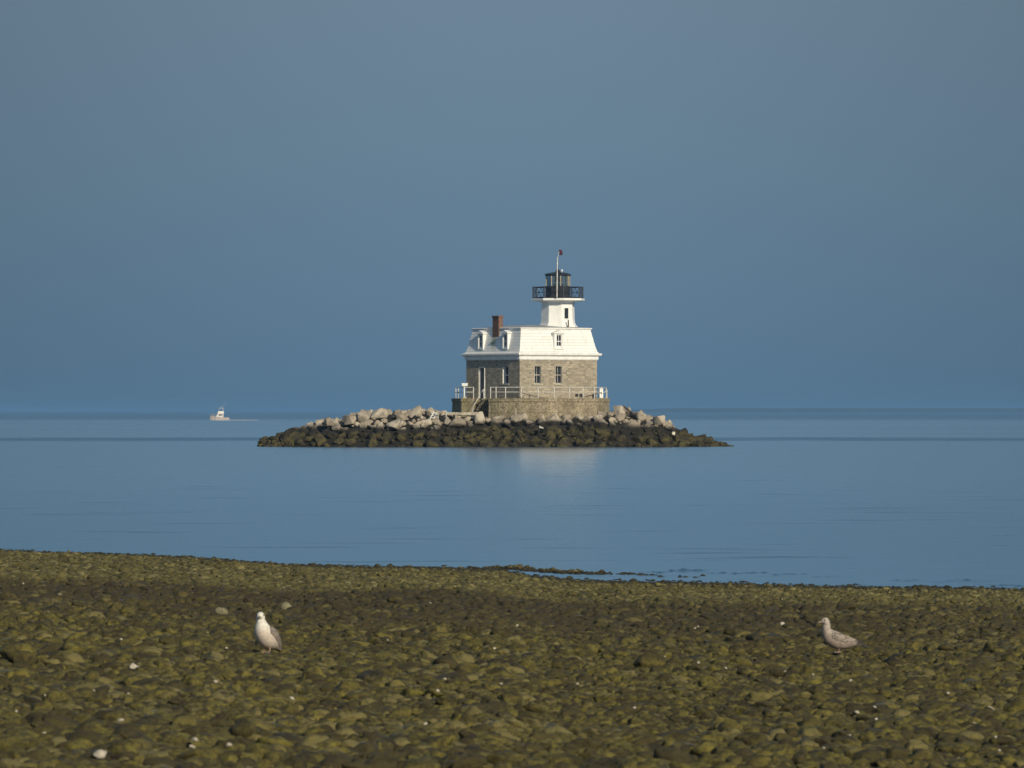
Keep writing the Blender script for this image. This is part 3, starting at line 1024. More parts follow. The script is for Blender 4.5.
# lantern
zl1 = Zl(286.0); zl2 = Zl(274.9)
mb = MB()
mb.ngon(TX, TY, [(1.16, zd1 + 0.003), (1.16, zl1), (1.20, zl1 + 0.01), (1.20, zl1 + 0.07)], 8, PH)
lan = mb.build('lantern', M['black'], lh)
mb = MB()
for i in range(8):
    a = PH + R(45 * i)
    x, y = TX + 1.12 * math.cos(a), TY + 1.12 * math.sin(a)
    mb.tube((x, y, zl1 + 0.05), (x, y, zl2 + 0.02), 0.045, n=6)
mb.build('lantern_bars', M['brass'], lan)
mb = MB()
mb.rings([[(TX + 1.08 * math.cos(PH + R(45 * i)), TY + 1.08 * math.sin(PH + R(45 * i)), z) for i in range(8)] for z in (zl1 + 0.07, zl2)], False, False)
mb.build('lantern_glass', M['glass'], lan)
mb = MB()
mb.ngon(TX, TY, [(0.42, zl1 + .07), (0.42, zl1 + .3), (0.12, zl1 + .32), (0.12, zl1 + .42), (0.30, zl1 + .5), (0.34, zl1 + .7), (0.28, zl1 + .9), (0.05, zl1 + .98)], 16)
mb.build('lamp', M['black'], lan)
mb = MB()
zr0 = Zl(274.8)
mb.ngon(TX, TY, [(1.1, zr0 + .003), (1.24, zr0 + 0.02), (1.25, zr0 + 0.16), (0.85, zr0 + 0.27), (0.30, zr0 + 0.36), (0.20, zr0 + 0.42), (0.20, zr0 + .5), (0.05, zr0 + .62)], 8, PH)
mb.tube((TX, TY, zr0 + .55), (TX, TY, Zl(264)), 0.03, 0.015)
mb.build('lantern_roof', M['black'], lan)
mb = MB()
c0 = (TX + 0.38, TY - 0.1)
mb.tube((*c0, zr0 + .25), (*c0, Zl(270)), 0.03)
mb.ngon(c0[0], c0[1], [(0.03, Zl(270.6)), (0.08, Zl(270.2)), (0.09, Zl(268.6)), (0.03, Zl(268.2))], 8)
mb.build('beacon', M['white'], lan)
# flagpole at the front of the gallery
Rz = Matrix.Rotation(-TH, 3, 'Z')
def loc_of(px, py, d=553.6):
    p = at(px, py, d) - Vector((PIER_C.x, PIER_C.y, PT))
    return Rz @ p
mb = MB()
mb.tube(loc_of(556.9, 297.4), loc_of(557.4, 257.5), 0.055, 0.045)
mb.tube(loc_of(557.4, 258), loc_of(560.2, 248.8), 0.03, 0.02)
mb.build('flagpole', M['rail_white'], lh)

# furled red flag on the tip of the staff
def flag():
    mb = MB()
    n = 10
    rings = []
    for i in range(7):
        t = i / 6
        z = 0.06 - t * 0.52
        wv = 0.08 + 0.05 * math.sin(t * 2.6)
        ring = []
        for j in range(n):
            a = 2 * math.pi * j / n
            k = 1 + 0.35 * math.sin(3 * a + t * 2)
            ring.append((wv * k * math.cos(a) * 1.15 + 0.02 * t, wv * k * math.sin(a) * 0.6, z))
        rings.append(ring)
    mb.rings(rings)
    return mb.build('flag', M['red'], None, True)
fg = flag()
fg.location = at(560.4, 250.1, 553.6)
tag(fg, 'small dark red flag hanging limp at the top of the lighthouse flagpole', 'flag')

# ------------------------------------------------------------------ things on and around the pier
def rim(px, r=6.95):
    """point on the front rim of the pier seen at column px"""
    t = (px - 512) / F
    A = t * t + 1; B = -2 * (t * PIER_C.x + PIER_C.y); Cc = PIER_C.x ** 2 + PIER_C.y ** 2 - r * r
    y = (-B - math.sqrt(max(0, B * B - 4 * A * Cc))) / (2 * A)
    return Vector((t * y, y, PT))
rl = empty('pier_railing', (PIER_C.x, PIER_C.y, PT), 0, 'white pipe railing with two rails around the edge of the round pier', 'railing')
loc0 = Vector((PIER_C.x, PIER_C.y, PT))
post_px = [490.5, 496, 505.5, 521.5, 538, 554.4, 569.5, 583, 594.5]
pts = [rim(p) - loc0 for p in post_px]
for t in (-22, 5, 35, 65, 95, 125, 150):
    a = R(t)
    pts.append(Vector((6.95 * math.cos(a), 6.95 * math.sin(a), 0)))
left = [Vector((-7.0, -1.2, 0)), Vector((-6.75, -2.9, 0)), Vector((-6.25, -4.65, 0)), Vector((-5.35, -4.8, 0))]
pts += left
for i, p in enumerate(pts):
    mb = MB(); mb.tube((0, 0, 0), (0, 0, 1.04), 0.045, n=8)
    o = mb.build('post', M['rail_white'], rl); o.location = p
mb = MB()
for z in (0.56, 1.0):
    for a, b in zip(pts, pts[1:]):
        if (a - b).length < 6:
            # pipes follow the curved rim
            k = 4 if abs(a.xy.length - 6.95) < 0.05 and abs(b.xy.length - 6.95) < 0.05 else 1
            prev = a
            for j in range(1, k + 1):
                q = a.lerp(b, j / k)
                if k > 1:
                    q = Vector((q.x, q.y, 0)).normalized() * 6.95
                mb.tube(prev + Vector((0, 0, z)), q + Vector((0, 0, z)), 0.032, n=6)
                prev = q
mb.build('rail', M['rail_white'], rl)

# white lamp box on a post at the left corner of the pier
bx = at(464.2, 397.8, 551.3)
sb = empty('signal_post', (bx.x, bx.y, PT), 0, 'white box on a thin post at the left corner of the pier', 'signal post')
mb = MB(); mb.ngon(0, 0, [(0.22, 0), (0.20, 0.14), (0.10, 0.17)], 10); mb.build('base', M['concrete'], sb)
mb = MB(); mb.tube((0, 0, 0.15), (0, 0, 1.1), 0.06); mb.build('post', M['white'], sb)
mb = MB(); mb.rings([[(-.2, -.16, 1.1), (.3, -.16, 1.1), (.3, .16, 1.1), (-.2, .16, 1.1)], [(-.24, -.2, 1.38), (.36, -.2, 1.38), (.36, .2, 1.38), (-.24, .2, 1.38)]])
mb.build('box', M['white'], sb, bevel=0.02)
# white utility cabinet at the right end
bx = at(601, 397, 553.5)
ub = empty('utility_cabinet', (bx.x, bx.y, PT), R(15), 'narrow white cabinet standing at the right end of the pier railing', 'cabinet')
mb = MB(); mb.box(-.17, .17, -.15, .15, 0.06, 0.84); mb.build('body', M['white'], ub, bevel=0.02)
mb = MB(); mb.box(-.20, .20, -.18, .18, 0.0, 0.058); mb.build('plinth', M['concrete'], ub)
mb = MB(); mb.rings([[(-.2, -.18, .845), (.2, -.18, .845), (.2, .18, .845), (-.2, .18, .845)], [(-.14, -.12, .93), (.14, -.12, .93), (.14, .12, .93), (-.14, .12, .93)]]); mb.build('lid', M['white'], ub)
mb = MB(); mb.box(-.06, .05, -.175, -.153, .38, .52); mb.build('meter', M['black'], ub)
bx = at(606.8, 397, 555.0)
vp = empty('vent_post', (bx.x, bx.y, PT), 0, 'thin pale post with a short arm right of the white cabinet', 'post')
mb = MB(); mb.tube((0, 0, 0), (0, 0, 0.8), 0.05); mb.build('post', M['rail_white'], vp)
mb = MB(); mb.tube((0, 0, 0.70), (-0.28, 0, 0.52), 0.035); mb.build('arm', M['rail_white'], vp)

# stairs in the recess on the left, running down towards the rocks
st = empty('stairs', (PIER_C.x, PIER_C.y, 0), 0, 'dark timber stairs climbing from the rocks into the recess of the pier', 'stairs')
top = Vector((-4.35, -5.3, PT)); bot = Vector((-5.45, -5.5, 2.55))
for k, off in enumerate((-0.36, 0.36)):
    mb = MB()
    d = (bot - top); nrm = Vector((0, off, 0))
    mb.tube(top + nrm, bot + nrm, 0.09, n=4)
    mb.build('stringer', M['dark_wood'], st)
for i in range(8):
    q = top.lerp(bot, (i + 0.5) / 8)
    mb = MB(); mb.box(q.x - .14, q.x + .14, q.y - .42, q.y + .42, q.z - .02, q.z + .03)
    mb.build('tread', M['wood'], st)
mb = MB()
for t in (0.05, 0.95):
    q = top.lerp(bot, t) + Vector((0, -0.44, 0)); mb.tube(q, q + Vector((0, 0, 0.95)), 0.035, n=6)
mb.tube(top.lerp(bot, .05) + Vector((0, -.44, .95)), top.lerp(bot, .95) + Vector((0, -.44, .95)), 0.03, n=6)
mb.build('handrail', M['rail_white'], st)
# tall pipe beside the door
bx = at(484.6, 397.8, 549.6)
mb = MB(); mb.tube((0, 0, 0), (0, 0, 2.75), 0.06, 0.05); mb.ngon(0, 0, [(.14, 0), (.14, .04)], 8)
tp = mb.build('standpipe', M['rail_white']); tp.location = (bx.x, bx.y, PT)
tag(tp, 'tall thin pale pipe standing on the pier edge in front of the door', 'pipe')

# timber beam and stakes on the rocks
a = at(446, 413.6, 547.4); b = at(482, 413.9, 547.6)
mb = MB()
m_ = Matrix.Translation((0, 0, 0)) @ (b - a).to_track_quat('X', 'Z').to_matrix().to_4x4()
mb.obox(m_, (b - a).length, 0.22, 0.26)
o = mb.build('timber_beam', M['wood'], bevel=0.03); o.location = (a + b) / 2
tag(o, 'long grey timber beam lying level on the rocks below the left end of the pier', 'timber')
for px, py0, py1, lab in ((455.6, 412.5, 418, 'short pale stake standing by the timber beam on the rocks'), (515.6, 408.5, 420.5, 'short pale stake standing in front of the middle of the pier')):
    p0 = at(px, py1, 546.9); p1 = at(px + .2, py0, 546.9)
    mb = MB(); mb.tube((0, 0, 0), p1 - p0, 0.075, 0.06, n=7); mb.tube((0, 0, (p1 - p0).z * .72), (0.10, 0, (p1 - p0).z * .72), 0.04, n=6)
    o = mb.build('stake', M['wood']); o.location = p0
    tag(o, lab, 'stake')
# broken pale timber ladder on the left crest
ld = empty('broken_ladder', at(435, 418, 546.2), 0, 'broken pale timber ladder sprawled on the rocks left of the pier', 'ladder')
base = ld.location.copy()
def ldp(px, py, dd=0.0): return at(px, py, 546.2 + dd) - base
for q in (((427, 424.5), (433.5, 412)), ((430.5, 424.5), (437, 412.5)), ((437.8, 411.5), (438.3, 426)), ((446, 411), (446.4, 428)), ((407.6, 412), (408, 422))):
    if q[0][0] < 410: continue
    mb = MB(); mb.tube(ldp(*q[0]), ldp(*q[1], 0.8), 0.07, n=5); mb.build('rail', M['rail_white'], ld)
for t in (0.12, 0.33, 0.54, 0.75, 0.92):
    a = Vector((427 + 6.5 * t, 424.5 - 12.5 * t)); b = a + Vector((3.5, 0.1))
    mb = MB(); mb.tube(ldp(a.x, a.y, .8 * t), ldp(b.x, b.y, .8 * t), 0.05, n=5); mb.build('rung', M['rail_white'], ld)
mb = MB(); mb.tube(ldp(430, 422, .2), ldp(446, 424.5, .1), 0.06, n=5); mb.build('brace', M['wood'], ld)
# dark plank leaning on the right-hand boulders
p0 = at(623.5, 406, 548.6); p1 = at(634, 414.5, 547.6)
mb = MB(); mb.obox((p1 - p0).to_track_quat('X', 'Z').to_matrix().to_4x4(), (p1 - p0).length, 0.22, 0.10)
o = mb.build('driftwood_plank', M['dark_wood'], bevel=0.015); o.location = (p0 + p1) / 2
tag(o, 'dark driftwood plank slanting down the pale boulders right of the pier', 'plank')

# ------------------------------------------------------------------ far motor boat
BD = 2180.0
bp = at(219.5, 420, BD); bp.z = 0
bt = empty('motor_boat', bp, R(180 + 12), 'white sport fishing boat with a tall flybridge heading left on the horizon', 'boat')
bwhite = simple('boat_white', (0.50, 0.47, 0.45), 0.35, 0.08, 0.8)
bdark = M['dark_glass']
mb = MB()   # hull: bow at +x
secs = [(-3.4, 1.25, 0.95), (-2.0, 1.35, 1.0), (0, 1.4, 1.12), (1.6, 1.2, 1.38), (2.8, 0.65, 1.65), (3.5, 0.06, 1.85)]
rings = []
for x, hw, zd in secs:
    rings.append([(x, -hw, zd), (x - .05, -hw * .85, 0.0), (x - .1, 0, -0.35), (x - .05, hw * .85, 0.0), (x, hw, zd), (x, 0, zd + .05)])
mb.rings(rings)
hull = mb.build('hull', simple('hull_sun_tint', (0.45, 0.39, 0.37), 0.4, 0.1, 0.8), bt)  # pinkish colour holds the warm sunlight on the hull
mb = MB(); mb.box(-3.38, -3.46, -1.1, 1.1, .2, .9); mb.build('transom', simple('boat_red', (0.40, 0.33, 0.31), 0.5, 0.2), bt)
mb = MB(); mb.rings([[(-1.3, -1.0, 1.05), (1.7, -.95, 1.2), (1.7, .95, 1.2), (-1.3, 1.0, 1.05)], [(-1.3, -.9, 2.5), (0.7, -.85, 2.5), (0.7, .85, 2.5), (-1.3, .9, 2.5)]])
cb = mb.build('cabin', bwhite, bt)
mb = MB(); mb.box(-.9, .45, -.97, .97, 1.75, 2.2); mb.build('side_window', bdark, cb)
mb = MB(); mb.rings([[(-1.5, -.95, 2.5), (.9, -.9, 2.5), (.9, .9, 2.5), (-1.5, .95, 2.5)], [(-1.4, -.85, 3.3), (.5, -.8, 3.3), (.5, .8, 3.3), (-1.4, .85, 3.3)]])
mb.build('flybridge', bwhite, bt)
mb = MB(); mb.box(-1.5, .5, -.85, .85, 4.35, 4.47); mb.build('hardtop', bwhite, bt)
mb = MB()
for x in (-1.3, .3):
    for y in (-.75, .75):
        mb.tube((x, y, 3.25), (x, y, 4.36), .06, n=5)
mb.build('top_support', bwhite, bt)
mb = MB(); mb.tube((-.5, 0, 4.45), (-.7, 0, 5.6), .05, .03, n=5); mb.tube((-.9, .7, 4.4), (-2.4, 1.4, 6.6), .035, .02, n=5); mb.tube((-.9, -.7, 4.4), (-2.4, -1.4, 6.6), .035, .02, n=5)
mb.build('outrigger', bwhite, bt)
mb = MB()
for s in (-1, 1):
    mb.path([(0.9, s * 1.25, 1.9), (2.2, s * .9, 2.15), (3.4, 0, 2.4)], .035, 5)
    for x, y, z in ((0.9, 1.25, 1.25), (2.2, .9, 1.5)):
        mb.tube((x, s * y, z), (x, s * y, z + .66), .03, n=5)
mb.build('bow_rail', bwhite, bt)
# foam wake behind it
def wake():
    mb = MB()
    for k in range(150):
        x = 3.0 + rng.random() ** 1.4 * 10.5
        y = rng.gauss(0, 0.5 + 0.10 * x)
        r = rng.uniform(.12, .4)
        z0 = rng.uniform(0.05, 0.22)
        mb.ngon(bp.x + x, bp.y + y, [(r, 0.002), (r * .8, z0 * .7), (r * .3, z0)], 7, rng.random())
    return mb.build('wake_foam', simple('foam', (0.42, 0.42, 0.42), 0.9, 0.1))
tag(wake(), 'white foam wake trailing behind the motor boat', 'wake', kind='stuff')

# ------------------------------------------------------------------ cobbles of the bar
kinds = bpy.data.collections.new('cobble_kinds')
C.children.link(kinds)
cob_me = []
for i in range(10):
    me = stone_mesh('cobble', 300 + i, 5, (0.55, 0.92), 0.30, False, M['cobble'], ICO3)
    cob_me.append(me)

rows = []
y = 31.0
while y < 140:
    s = 0.074 if y < 62 else 0.090
    hw = 0.098 * y + 5.0
    k = int(2 * hw / s)
    xs = -hw + (np.arange(k) + nr.uniform(-.45, .45, k)) * s
    ys = y + nr.uniform(-.45, .45, k) * s
    rows.append(np.stack([xs, ys], 1))
    y += s
P = np.concatenate(rows)
Z = ground_z(P[:, 0], P[:, 1])
keep = Z > -0.045
P, Z = P[keep], Z[keep]
n = len(P)
rad = np.clip(np.exp(nr.normal(math.log(0.043), 0.36, n)), 0.026, 0.10)
# patches of coarser and finer stone
big = np.array([mnoise.noise(Vector((p[0] * .45, p[1] * .18, 2.0))) for p in P])
rad *= 1 + 0.35 * big
rad[P[:, 1] > 90] *= 0.85
wd_ = shore_d(P[:, 0] / P[:, 1]) - P[:, 1]
rad *= np.where(wd_ < -0.5, 0.85, np.clip(0.62 + wd_ * 0.02, 0.55, 1.0))
SC = np.stack([rad * nr.uniform(.9, 1.45, n), rad * nr.uniform(.85, 1.25, n), rad * nr.uniform(.40, .78, n)], 1)
ROT = np.stack([nr.normal(0, .22, n), nr.normal(0, .22, n), nr.uniform(0, 6.283, n)], 1)
KI = nr.integers(0, 10, n)
PZ = Z + SC[:, 2] * nr.uniform(-0.5, 0.9, n) - 0.015 + 0.03 * big * np.clip(wd_ / 12, 0, 1)

# the gulls and the pale stones stand on real ground
gull_spots = [ground_at(266.5, 656.0), ground_at(838.0, 655.5)]
# largest-looking 300 in view become objects of their own, the rest one mass
px = P[:, 0] / P[:, 1] * F + 512
py = HZN + (CAM_Z - PZ) / P[:, 1] * F
inv = (px > 4) & (px < 1020) & (py < 762) & (py > 560)
score = np.where(inv, SC[:, 0] / P[:, 1], 0)
for gx, gy, gz_ in gull_spots:        # nothing tall right at or just before the birds' feet
    near = (np.abs(P[:, 0] - gx) < 0.30) & (P[:, 1] > gy - 3.2) & (P[:, 1] < gy + 0.25)
    PZ[near] = np.minimum(PZ[near], Z[near] - SC[near, 2] + 0.035 )
order = np.argsort(-score)
solo = order[:300]
for j, i in enumerate(solo):
    dist = P[i, 1]
    lab = 'large algae-covered cobble in the front rows at the bottom of the beach' if dist < 46 else 'large algae-covered cobble that stands out in the middle of the beach'
    o = bpy.data.objects.new('cobble', cob_me[KI[i]] if j >= 10 else cob_me[j])
    (kinds if j < 10 else C).objects.link(o)
    o.location = (P[i, 0], P[i, 1], PZ[i]); o.scale = SC[i]; o.rotation_euler = ROT[i]
    tag(o, lab, 'cobble', 'large cobbles at the front of the beach' if dist < 46 else 'large cobbles in the middle of the beach')
rest = np.setdiff1d(np.arange(n), solo)
me = bpy.data.meshes.new('cobble_beach')
me.vertices.add(len(rest))
me.vertices.foreach_set('co', np.stack([P[rest, 0], P[rest, 1], PZ[rest]], 1).astype(np.float32).ravel())
for nm, dat, ty in (('st_scale', SC[rest], 'FLOAT_VECTOR'), ('st_rot', ROT[rest], 'FLOAT_VECTOR')):
    at_ = me.attributes.new(nm, ty, 'POINT'); at_.data.foreach_set('vector', dat.astype(np.float32).ravel())
at_ = me.attributes.new('st_kind', 'INT', 'POINT'); at_.data.foreach_set('value', KI[rest].astype(np.int32))
cb_o = bpy.data.objects.new('cobble_beach', me)
C.objects.link(cb_o)
tag(cb_o, 'beach of countless olive algae-covered cobbles running down to the water', 'cobbles', kind='stuff')
g = bpy.data.node_groups.new('scatter_cobbles', 'GeometryNodeTree')
g.interface.new_socket('Geometry', in_out='INPUT', socket_type='NodeSocketGeometry')
g.interface.new_socket('Geometry', in_out='OUTPUT', socket_type='NodeSocketGeometry')
gi = g.nodes.new('NodeGroupInput'); go = g.nodes.new('NodeGroupOutput')
iop = g.nodes.new('GeometryNodeInstanceOnPoints')
ci = g.nodes.new('GeometryNodeCollectionInfo')
ci.inputs['Collection'].default_value = kinds
ci.inputs['Separate Children'].default_value = True
ci.inputs['Reset Children'].default_value = True
def attr(nm, dt):
    x = g.nodes.new('GeometryNodeInputNamedAttribute'); x.data_type = dt; x.inputs['Name'].default_value = nm
    return x.outputs['Attribute']
iop.inputs['Pick Instance'].default_value = True
g.links.new(gi.outputs[0], iop.inputs['Points'])
g.links.new(ci.outputs[0], iop.inputs['Instance'])
g.links.new(attr('st_kind', 'INT'), iop.inputs['Instance Index'])
e2r = g.nodes.new('FunctionNodeEulerToRotation')
g.links.new(attr('st_rot', 'FLOAT_VECTOR'), e2r.inputs[0])
g.links.new(e2r.outputs[0], iop.inputs['Rotation'])
g.links.new(attr('st_scale', 'FLOAT_VECTOR'), iop.inputs['Scale'])
g.links.new(iop.outputs[0], go.inputs[0])
md = cb_o.modifiers.new('scatter', 'NODES'); md.node_group = g

# stones that stand out
pale_cob = simple('pale_cobble', (0.20, 0.172, 0.10), 0.85, 0.3, 3.0, bmp=0.3)
shell = simple('white_shell', (0.42, 0.37, 0.29), 0.5, 0.15, 4.0)
pm = [stone_mesh('pale_stone', 500 + i, 4, (0.6, 0.9), 0.15, False, pale_cob, ICO3) for i in range(3)]
wm = [stone_mesh('shell', 520 + i, 4, (0.55, 0.9), 0.2, False, shell, ICO3) for i in range(3)]
for x, y, wpx, hpx, mm, lab in (
        (62, 597.5, 11, 6, pm[0], 'pale tapering stone on the dark weed at upper left of the beach'),
        (222, 613.5, 14, 8, pm[1], 'pale rounded stone lying left of the front-facing gull'),
        (286, 609, 12, 9, pm[2], 'tan angular stone sticking up just right of and behind the front-facing gull'),
        (20, 656, 44, 18, cob_me[2], 'broad flat-topped green boulder at the left edge of the beach'),
        (23, 662, 30, 20, cob_me[4], 'big dark wrack-covered rock at the left edge of the beach'),
        (134, 669.5, 11, 7, wm[0], 'bright white shell lump left of centre on the beach, below the front-facing gull'),
        (101, 759, 15, 9, wm[1], 'large whitish shell at the bottom edge of the beach on the left'),
        (144, 727, 15, 5, wm[2], 'thin white shell lying flat among the cobbles at lower left'),
        (990, 712, 9, 6, wm[0], 'pair-like white shell lump near the right edge of the beach'),
        (651, 663, 34, 19, cob_me[6], 'wide brownish boulder right of centre in the middle of the beach'),
        (782, 627, 7, 6, wm[1], 'small pale shell left of the sideways gull')):
    X, D, z = ground_at(x, y + hpx * .4)
    kx = wpx / 2 * D / F; kz = hpx / 2 * D / F
    big_ = wpx > 25
    place('boulder' if big_ else ('shell' if mm in wm else 'stone'), mm, (X, D, z + (kz * 0.8 if not big_ else kz * .7) + 0.025), (kx, kx * .8, kz * 1.15), (0.1, 0.12, 0.3 if not big_ else 0), lab,
          'boulder' if big_ else ('shell' if mm in wm else 'stone'))
cnt = 0
while cnt < 50:
    x, y = rng.uniform(5, 1019), 575 + 190 * rng.random() ** 0.8
    if any(abs(x - q) < 35 and abs(y - 640) < 40 for q in (266, 842)): continue
    X, D, z = ground_at(x, y)
    s = rng.uniform(.007, .017)
    place('shell', wm[rng.randrange(3)], (X, D, z + rng.uniform(.06, .10)), (s * 1.4, s, s * .8), (rng.uniform(-.5, .5), rng.uniform(-.5, .5), rng.uniform(0, 6)),
          'tiny white shell fleck lodged between algae-covered cobbles', 'shell', 'white shell flecks scattered over the beach')
    cnt += 1

# ------------------------------------------------------------------ gulls
def gull_mat(name, head, breast, back, mott=0.7):
    m, n, b = new_mat(name)
    p = obj_pos(n)
    s = n.nodes.new('ShaderNodeSeparateXYZ'); n.links.new(p, s.inputs[0])
    mp = n.nodes.new('ShaderNodeMapping'); mp.inputs['Scale'].default_value = (0.6, 1, 1)
    n.links.new(p, mp.inputs[0])
    f = noise_tex(n, mp.outputs[0], 48.0, 4.0, 0.7)
    c = mixc(n, mrange(n, s.outputs['Z'], 0.17, 0.30), breast, head)
    c = mixc(n, mrange(n, s.outputs['X'], 0.02, -0.12, 0.0, 0.8), c, back)
    c = mixc(n, mrange(n, f, 0.42, 0.62, 0.0, mott), c, tuple(v * .55 for v in back))
    c = mixc(n, mrange(n, s.outputs['X'], -0.235, -0.27), c, (0.035, 0.028, 0.024))
    n.links.new(c, b.inputs['Base Color'])
    b.inputs['Roughness'].default_value = 0.75
    bump(n, b, f, 0.3, 0.008)
    return m
def wing_mat(name, a, bcol):
    m, n, b = new_mat(name)
    p = obj_pos(n)
    s = n.nodes.new('ShaderNodeSeparateXYZ'); n.links.new(p, s.inputs[0])
    wv = n.nodes.new('ShaderNodeTexWave'); wv.inputs['Scale'].default_value = 22; wv.inputs['Distortion'].default_value = 14; wv.inputs['Detail'].default_value = 3
    n.links.new(p, wv.inputs['Vector'])
    c = mixc(n, wv.outputs['Fac'], a, bcol)
    mp = n.nodes.new('ShaderNodeMapping'); mp.inputs['Scale'].default_value = (0.5, 1, 1)
    n.links.new(p, mp.inputs[0])
    c = mixc(n, mrange(n, noise_tex(n, mp.outputs[0], 42.0, 3.0, 0.6), 0.45, 0.6, 0.0, 0.75), c, tuple(v * .55 for v in a))
    c = mixc(n, mrange(n, s.outputs['X'], -0.17, -0.22), c, (0.03, 0.026, 0.024))
    n.links.new(c, b.inputs['Base Color'])
    b.inputs['Roughness'].default_value = 0.8
    return m
bill_m = simple('gull_bill', (0.22, 0.17, 0.12), 0.5, 0.2, 40)
eye_m = simple('gull_eye', (0.01, 0.01, 0.01), 0.2, 0.1)
leg_m = simple('gull_leg', (0.34, 0.23, 0.19), 0.7, 0.2, 30)

def loft(mb, secs, n=18, cap=True):
    """secs: (x, z, tangent angle in degrees, half width, half height); lateral axis y"""
    rings = []
    for x, z, t, hw, hh, *yo in secs:
        y0 = yo[0] if yo else 0.0
        t = R(t)
        ux, uz = -math.sin(t), math.cos(t)       # 'up' of the section, across the spine
        ring = []
        for i in range(n):
            a = 2 * math.pi * i / n
            cy, cu = math.cos(a), math.sin(a)
            ring.append((x + ux * hh * cu, y0 + hw * cy, z + uz * hh * cu))
        rings.append(ring)
    mb.rings(rings)

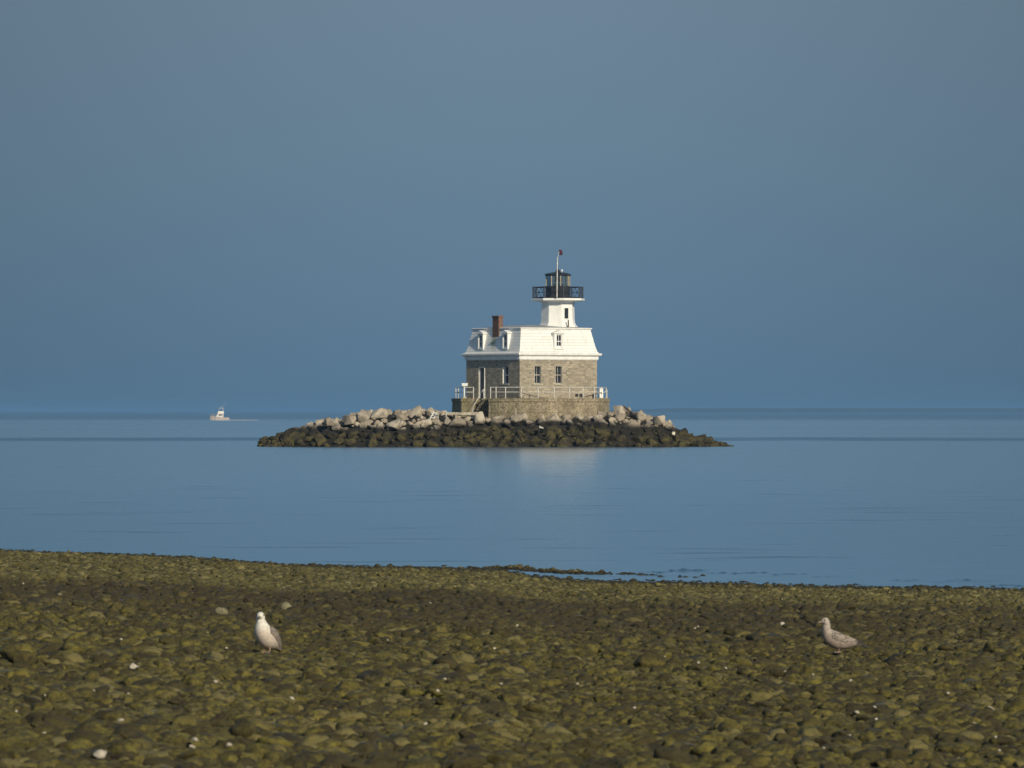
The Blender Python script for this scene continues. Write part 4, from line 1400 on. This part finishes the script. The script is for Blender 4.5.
def make_gull(loc, rz, mat, wmat, lift, head_yaw, label, neck, pz=0.14):
    """body along +x; lift raises the breast: angle of the trunk"""
    g_ = empty('gull', loc, rz, label, 'gull', 'gulls standing on the beach')
    ca, sa = math.cos(R(lift)), math.sin(R(lift))
    px0, pz0 = 0.0, pz                        # trunk pivot above the legs
    def T(x, z): return (px0 + x * ca - z * sa, pz0 + x * sa + z * ca)
    secs = []
    trunk = [(-0.290, 0.020, .010, .005), (-0.275, 0.018, .032, .008), (-0.22, 0.010, .040, .018), (-0.16, 0.002, .060, .042), (-0.10, -0.004, .084, .072),
             (-0.03, -0.006, .098, .092), (0.04, 0.0, .098, .096), (0.10, 0.016, .084, .086), (0.14, 0.044, .064, .066)]
    for k, (x, z, hw, hh) in enumerate(trunk):
        X_, Z_ = T(x, z)
        secs.append((X_, Z_, lift + max(0, (x - .04)) * 300, hw, hh))
    nx, nz = T(0.14, 0.044)
    hx, hz = nx + neck[0], nz + neck[1]
    lat = math.sin(R(head_yaw)) * 0.0
    secs.append((nx + neck[0] * .35, nz + neck[1] * .35, 72, .050, .050))
    secs.append((nx + neck[0] * .62, nz + neck[1] * .60, 80, .043, .044))
    mb = MB()
    # head turns on the neck: last sections are yawed about the neck axis
    secs_h = [(hx - .002, hz - .022, 70, .041, .045), (hx + .004, hz, 50, .043, .046), (hx + .016, hz + .020, 20, .040, .041), (hx + .042, hz + .015, 0, .029, .031), (hx + .058, hz + .008, -8, .015, .016)]
    n = 18
    rings = []
    for (x, z, t, hw, hh) in secs + secs_h:
        t_ = R(t); ux, uz = -math.sin(t_), math.cos(t_)
        rings.append([Vector((x + ux * hh * math.sin(2 * math.pi * i / n), hw * math.cos(2 * math.pi * i / n), z + uz * hh * math.sin(2 * math.pi * i / n))) for i in range(n)])
    yaw = R(head_yaw)
    def turn(p, k):
        c, s = math.cos(yaw * k), math.sin(yaw * k)
        dx, dy = p[0] - hx, p[1]
        return Vector((hx + dx * c - dy * s, dx * s + dy * c, p[2]))
    for i in range(len(secs_h)):
        k = min(1.0, 0.55 + 0.25 * i)
        rings[len(secs) + i] = [turn(p, k) for p in rings[len(secs) + i]]
    mb.rings(rings)
    body = mb.build('body', mat, g_, True)
    ss = body.modifiers.new('sub', 'SUBSURF'); ss.levels = 1; ss.render_levels = 2
    # folded wings
    for s in (-1, 1):
        mb = MB()
        ws = []
        for x, z, hw, hh, y in ((0.105, 0.030, .008, .034, .070), (0.07, 0.034, .016, .044, .084), (0.0, 0.034, .018, .052, .090), (-0.08, 0.030, .017, .046, .080), (-0.16, 0.026, .013, .036, .056), (-0.24, 0.026, .009, .020, .028), (-0.31, 0.028, .005, .010, .012)):
            X_, Z_ = T(x, z)
            ws.append((X_, Z_, lift, hw, hh, s * y))
        loft(mb, ws, 12)
        wg = mb.build('wing', wmat, g_, True)
        ss = wg.modifiers.new('sub', 'SUBSURF'); ss.levels = 1; ss.render_levels = 1
    # bill
    mb = MB()
    rr_ = []
    for x, z, hw, hh in ((.050, .006, .012, .014), (.072, .001, .009, .011), (.090, -.004, .006, .009), (.102, -.011, .002, .003)):
        rr_.append([turn((hx + x, hw * math.cos(2 * math.pi * i / 8), hz + z + hh * math.sin(2 * math.pi * i / 8)), 1.0) for i in range(8)])
    mb.rings(rr_)
    mb.build('bill', bill_m, g_, True)
    for s in (-1, 1):
        c = turn((hx + .030, s * .0325, hz + .023), 1.0)
        mb = MB()
        mb.add([tuple(Vector(v) * .0085 + c) for v in ICO_E[0]], ICO_E[1])
        mb.build('eye', eye_m, g_, True)
    for s in (-1, 1):
        mb = MB()
        k = 0.012 * s
        mb.tube((-0.015 + k, s * .034, pz0 - .055), (-0.03 + k, s * .034, .075), .015, .008)
        mb.tube((-0.03 + k, s * .034, .078), (-0.012 + k, s * .034, .008), .007, .0065)
        lg = mb.build('leg', leg_m, g_, True)
        mb = MB()
        fx = -0.012 + k
        top = [(fx - .012, s * .034, .010), (fx + .052, s * .034 - .026, .004), (fx + .060, s * .034, .004), (fx + .052, s * .034 + .026, .004)]
        lo = [(x, y, 0) for x, y, z in top]
        mb.rings([lo, top])
        mb.build('foot', leg_m, lg)
    return g_
ICO_E = ico(2)
gx, gy, gz_ = gull_spots[0]
make_gull((gx, gy, gz_ + 0.035), R(-90 - 30), gull_mat('gull_white', (0.72, 0.69, 0.61), (0.60, 0.50, 0.42), (0.30, 0.245, 0.20), 0.3), wing_mat('wing_grey', (0.13, 0.10, 0.085), (0.32, 0.265, 0.22)), 34, 24,
          'white-breasted gull standing upright facing the camera, left side of the beach', (0.012, 0.078), 0.145)
gx, gy, gz_ = gull_spots[1]
make_gull((gx, gy, gz_ + 0.035), R(180 + 8), gull_mat('gull_brown', (0.42, 0.36, 0.30), (0.34, 0.265, 0.215), (0.24, 0.195, 0.17)), wing_mat('wing_brown', (0.13, 0.105, 0.09), (0.42, 0.35, 0.29)), 14, 8,
          'mottled buff young gull standing sideways facing left, right side of the beach', (0.004, 0.122), 0.128)
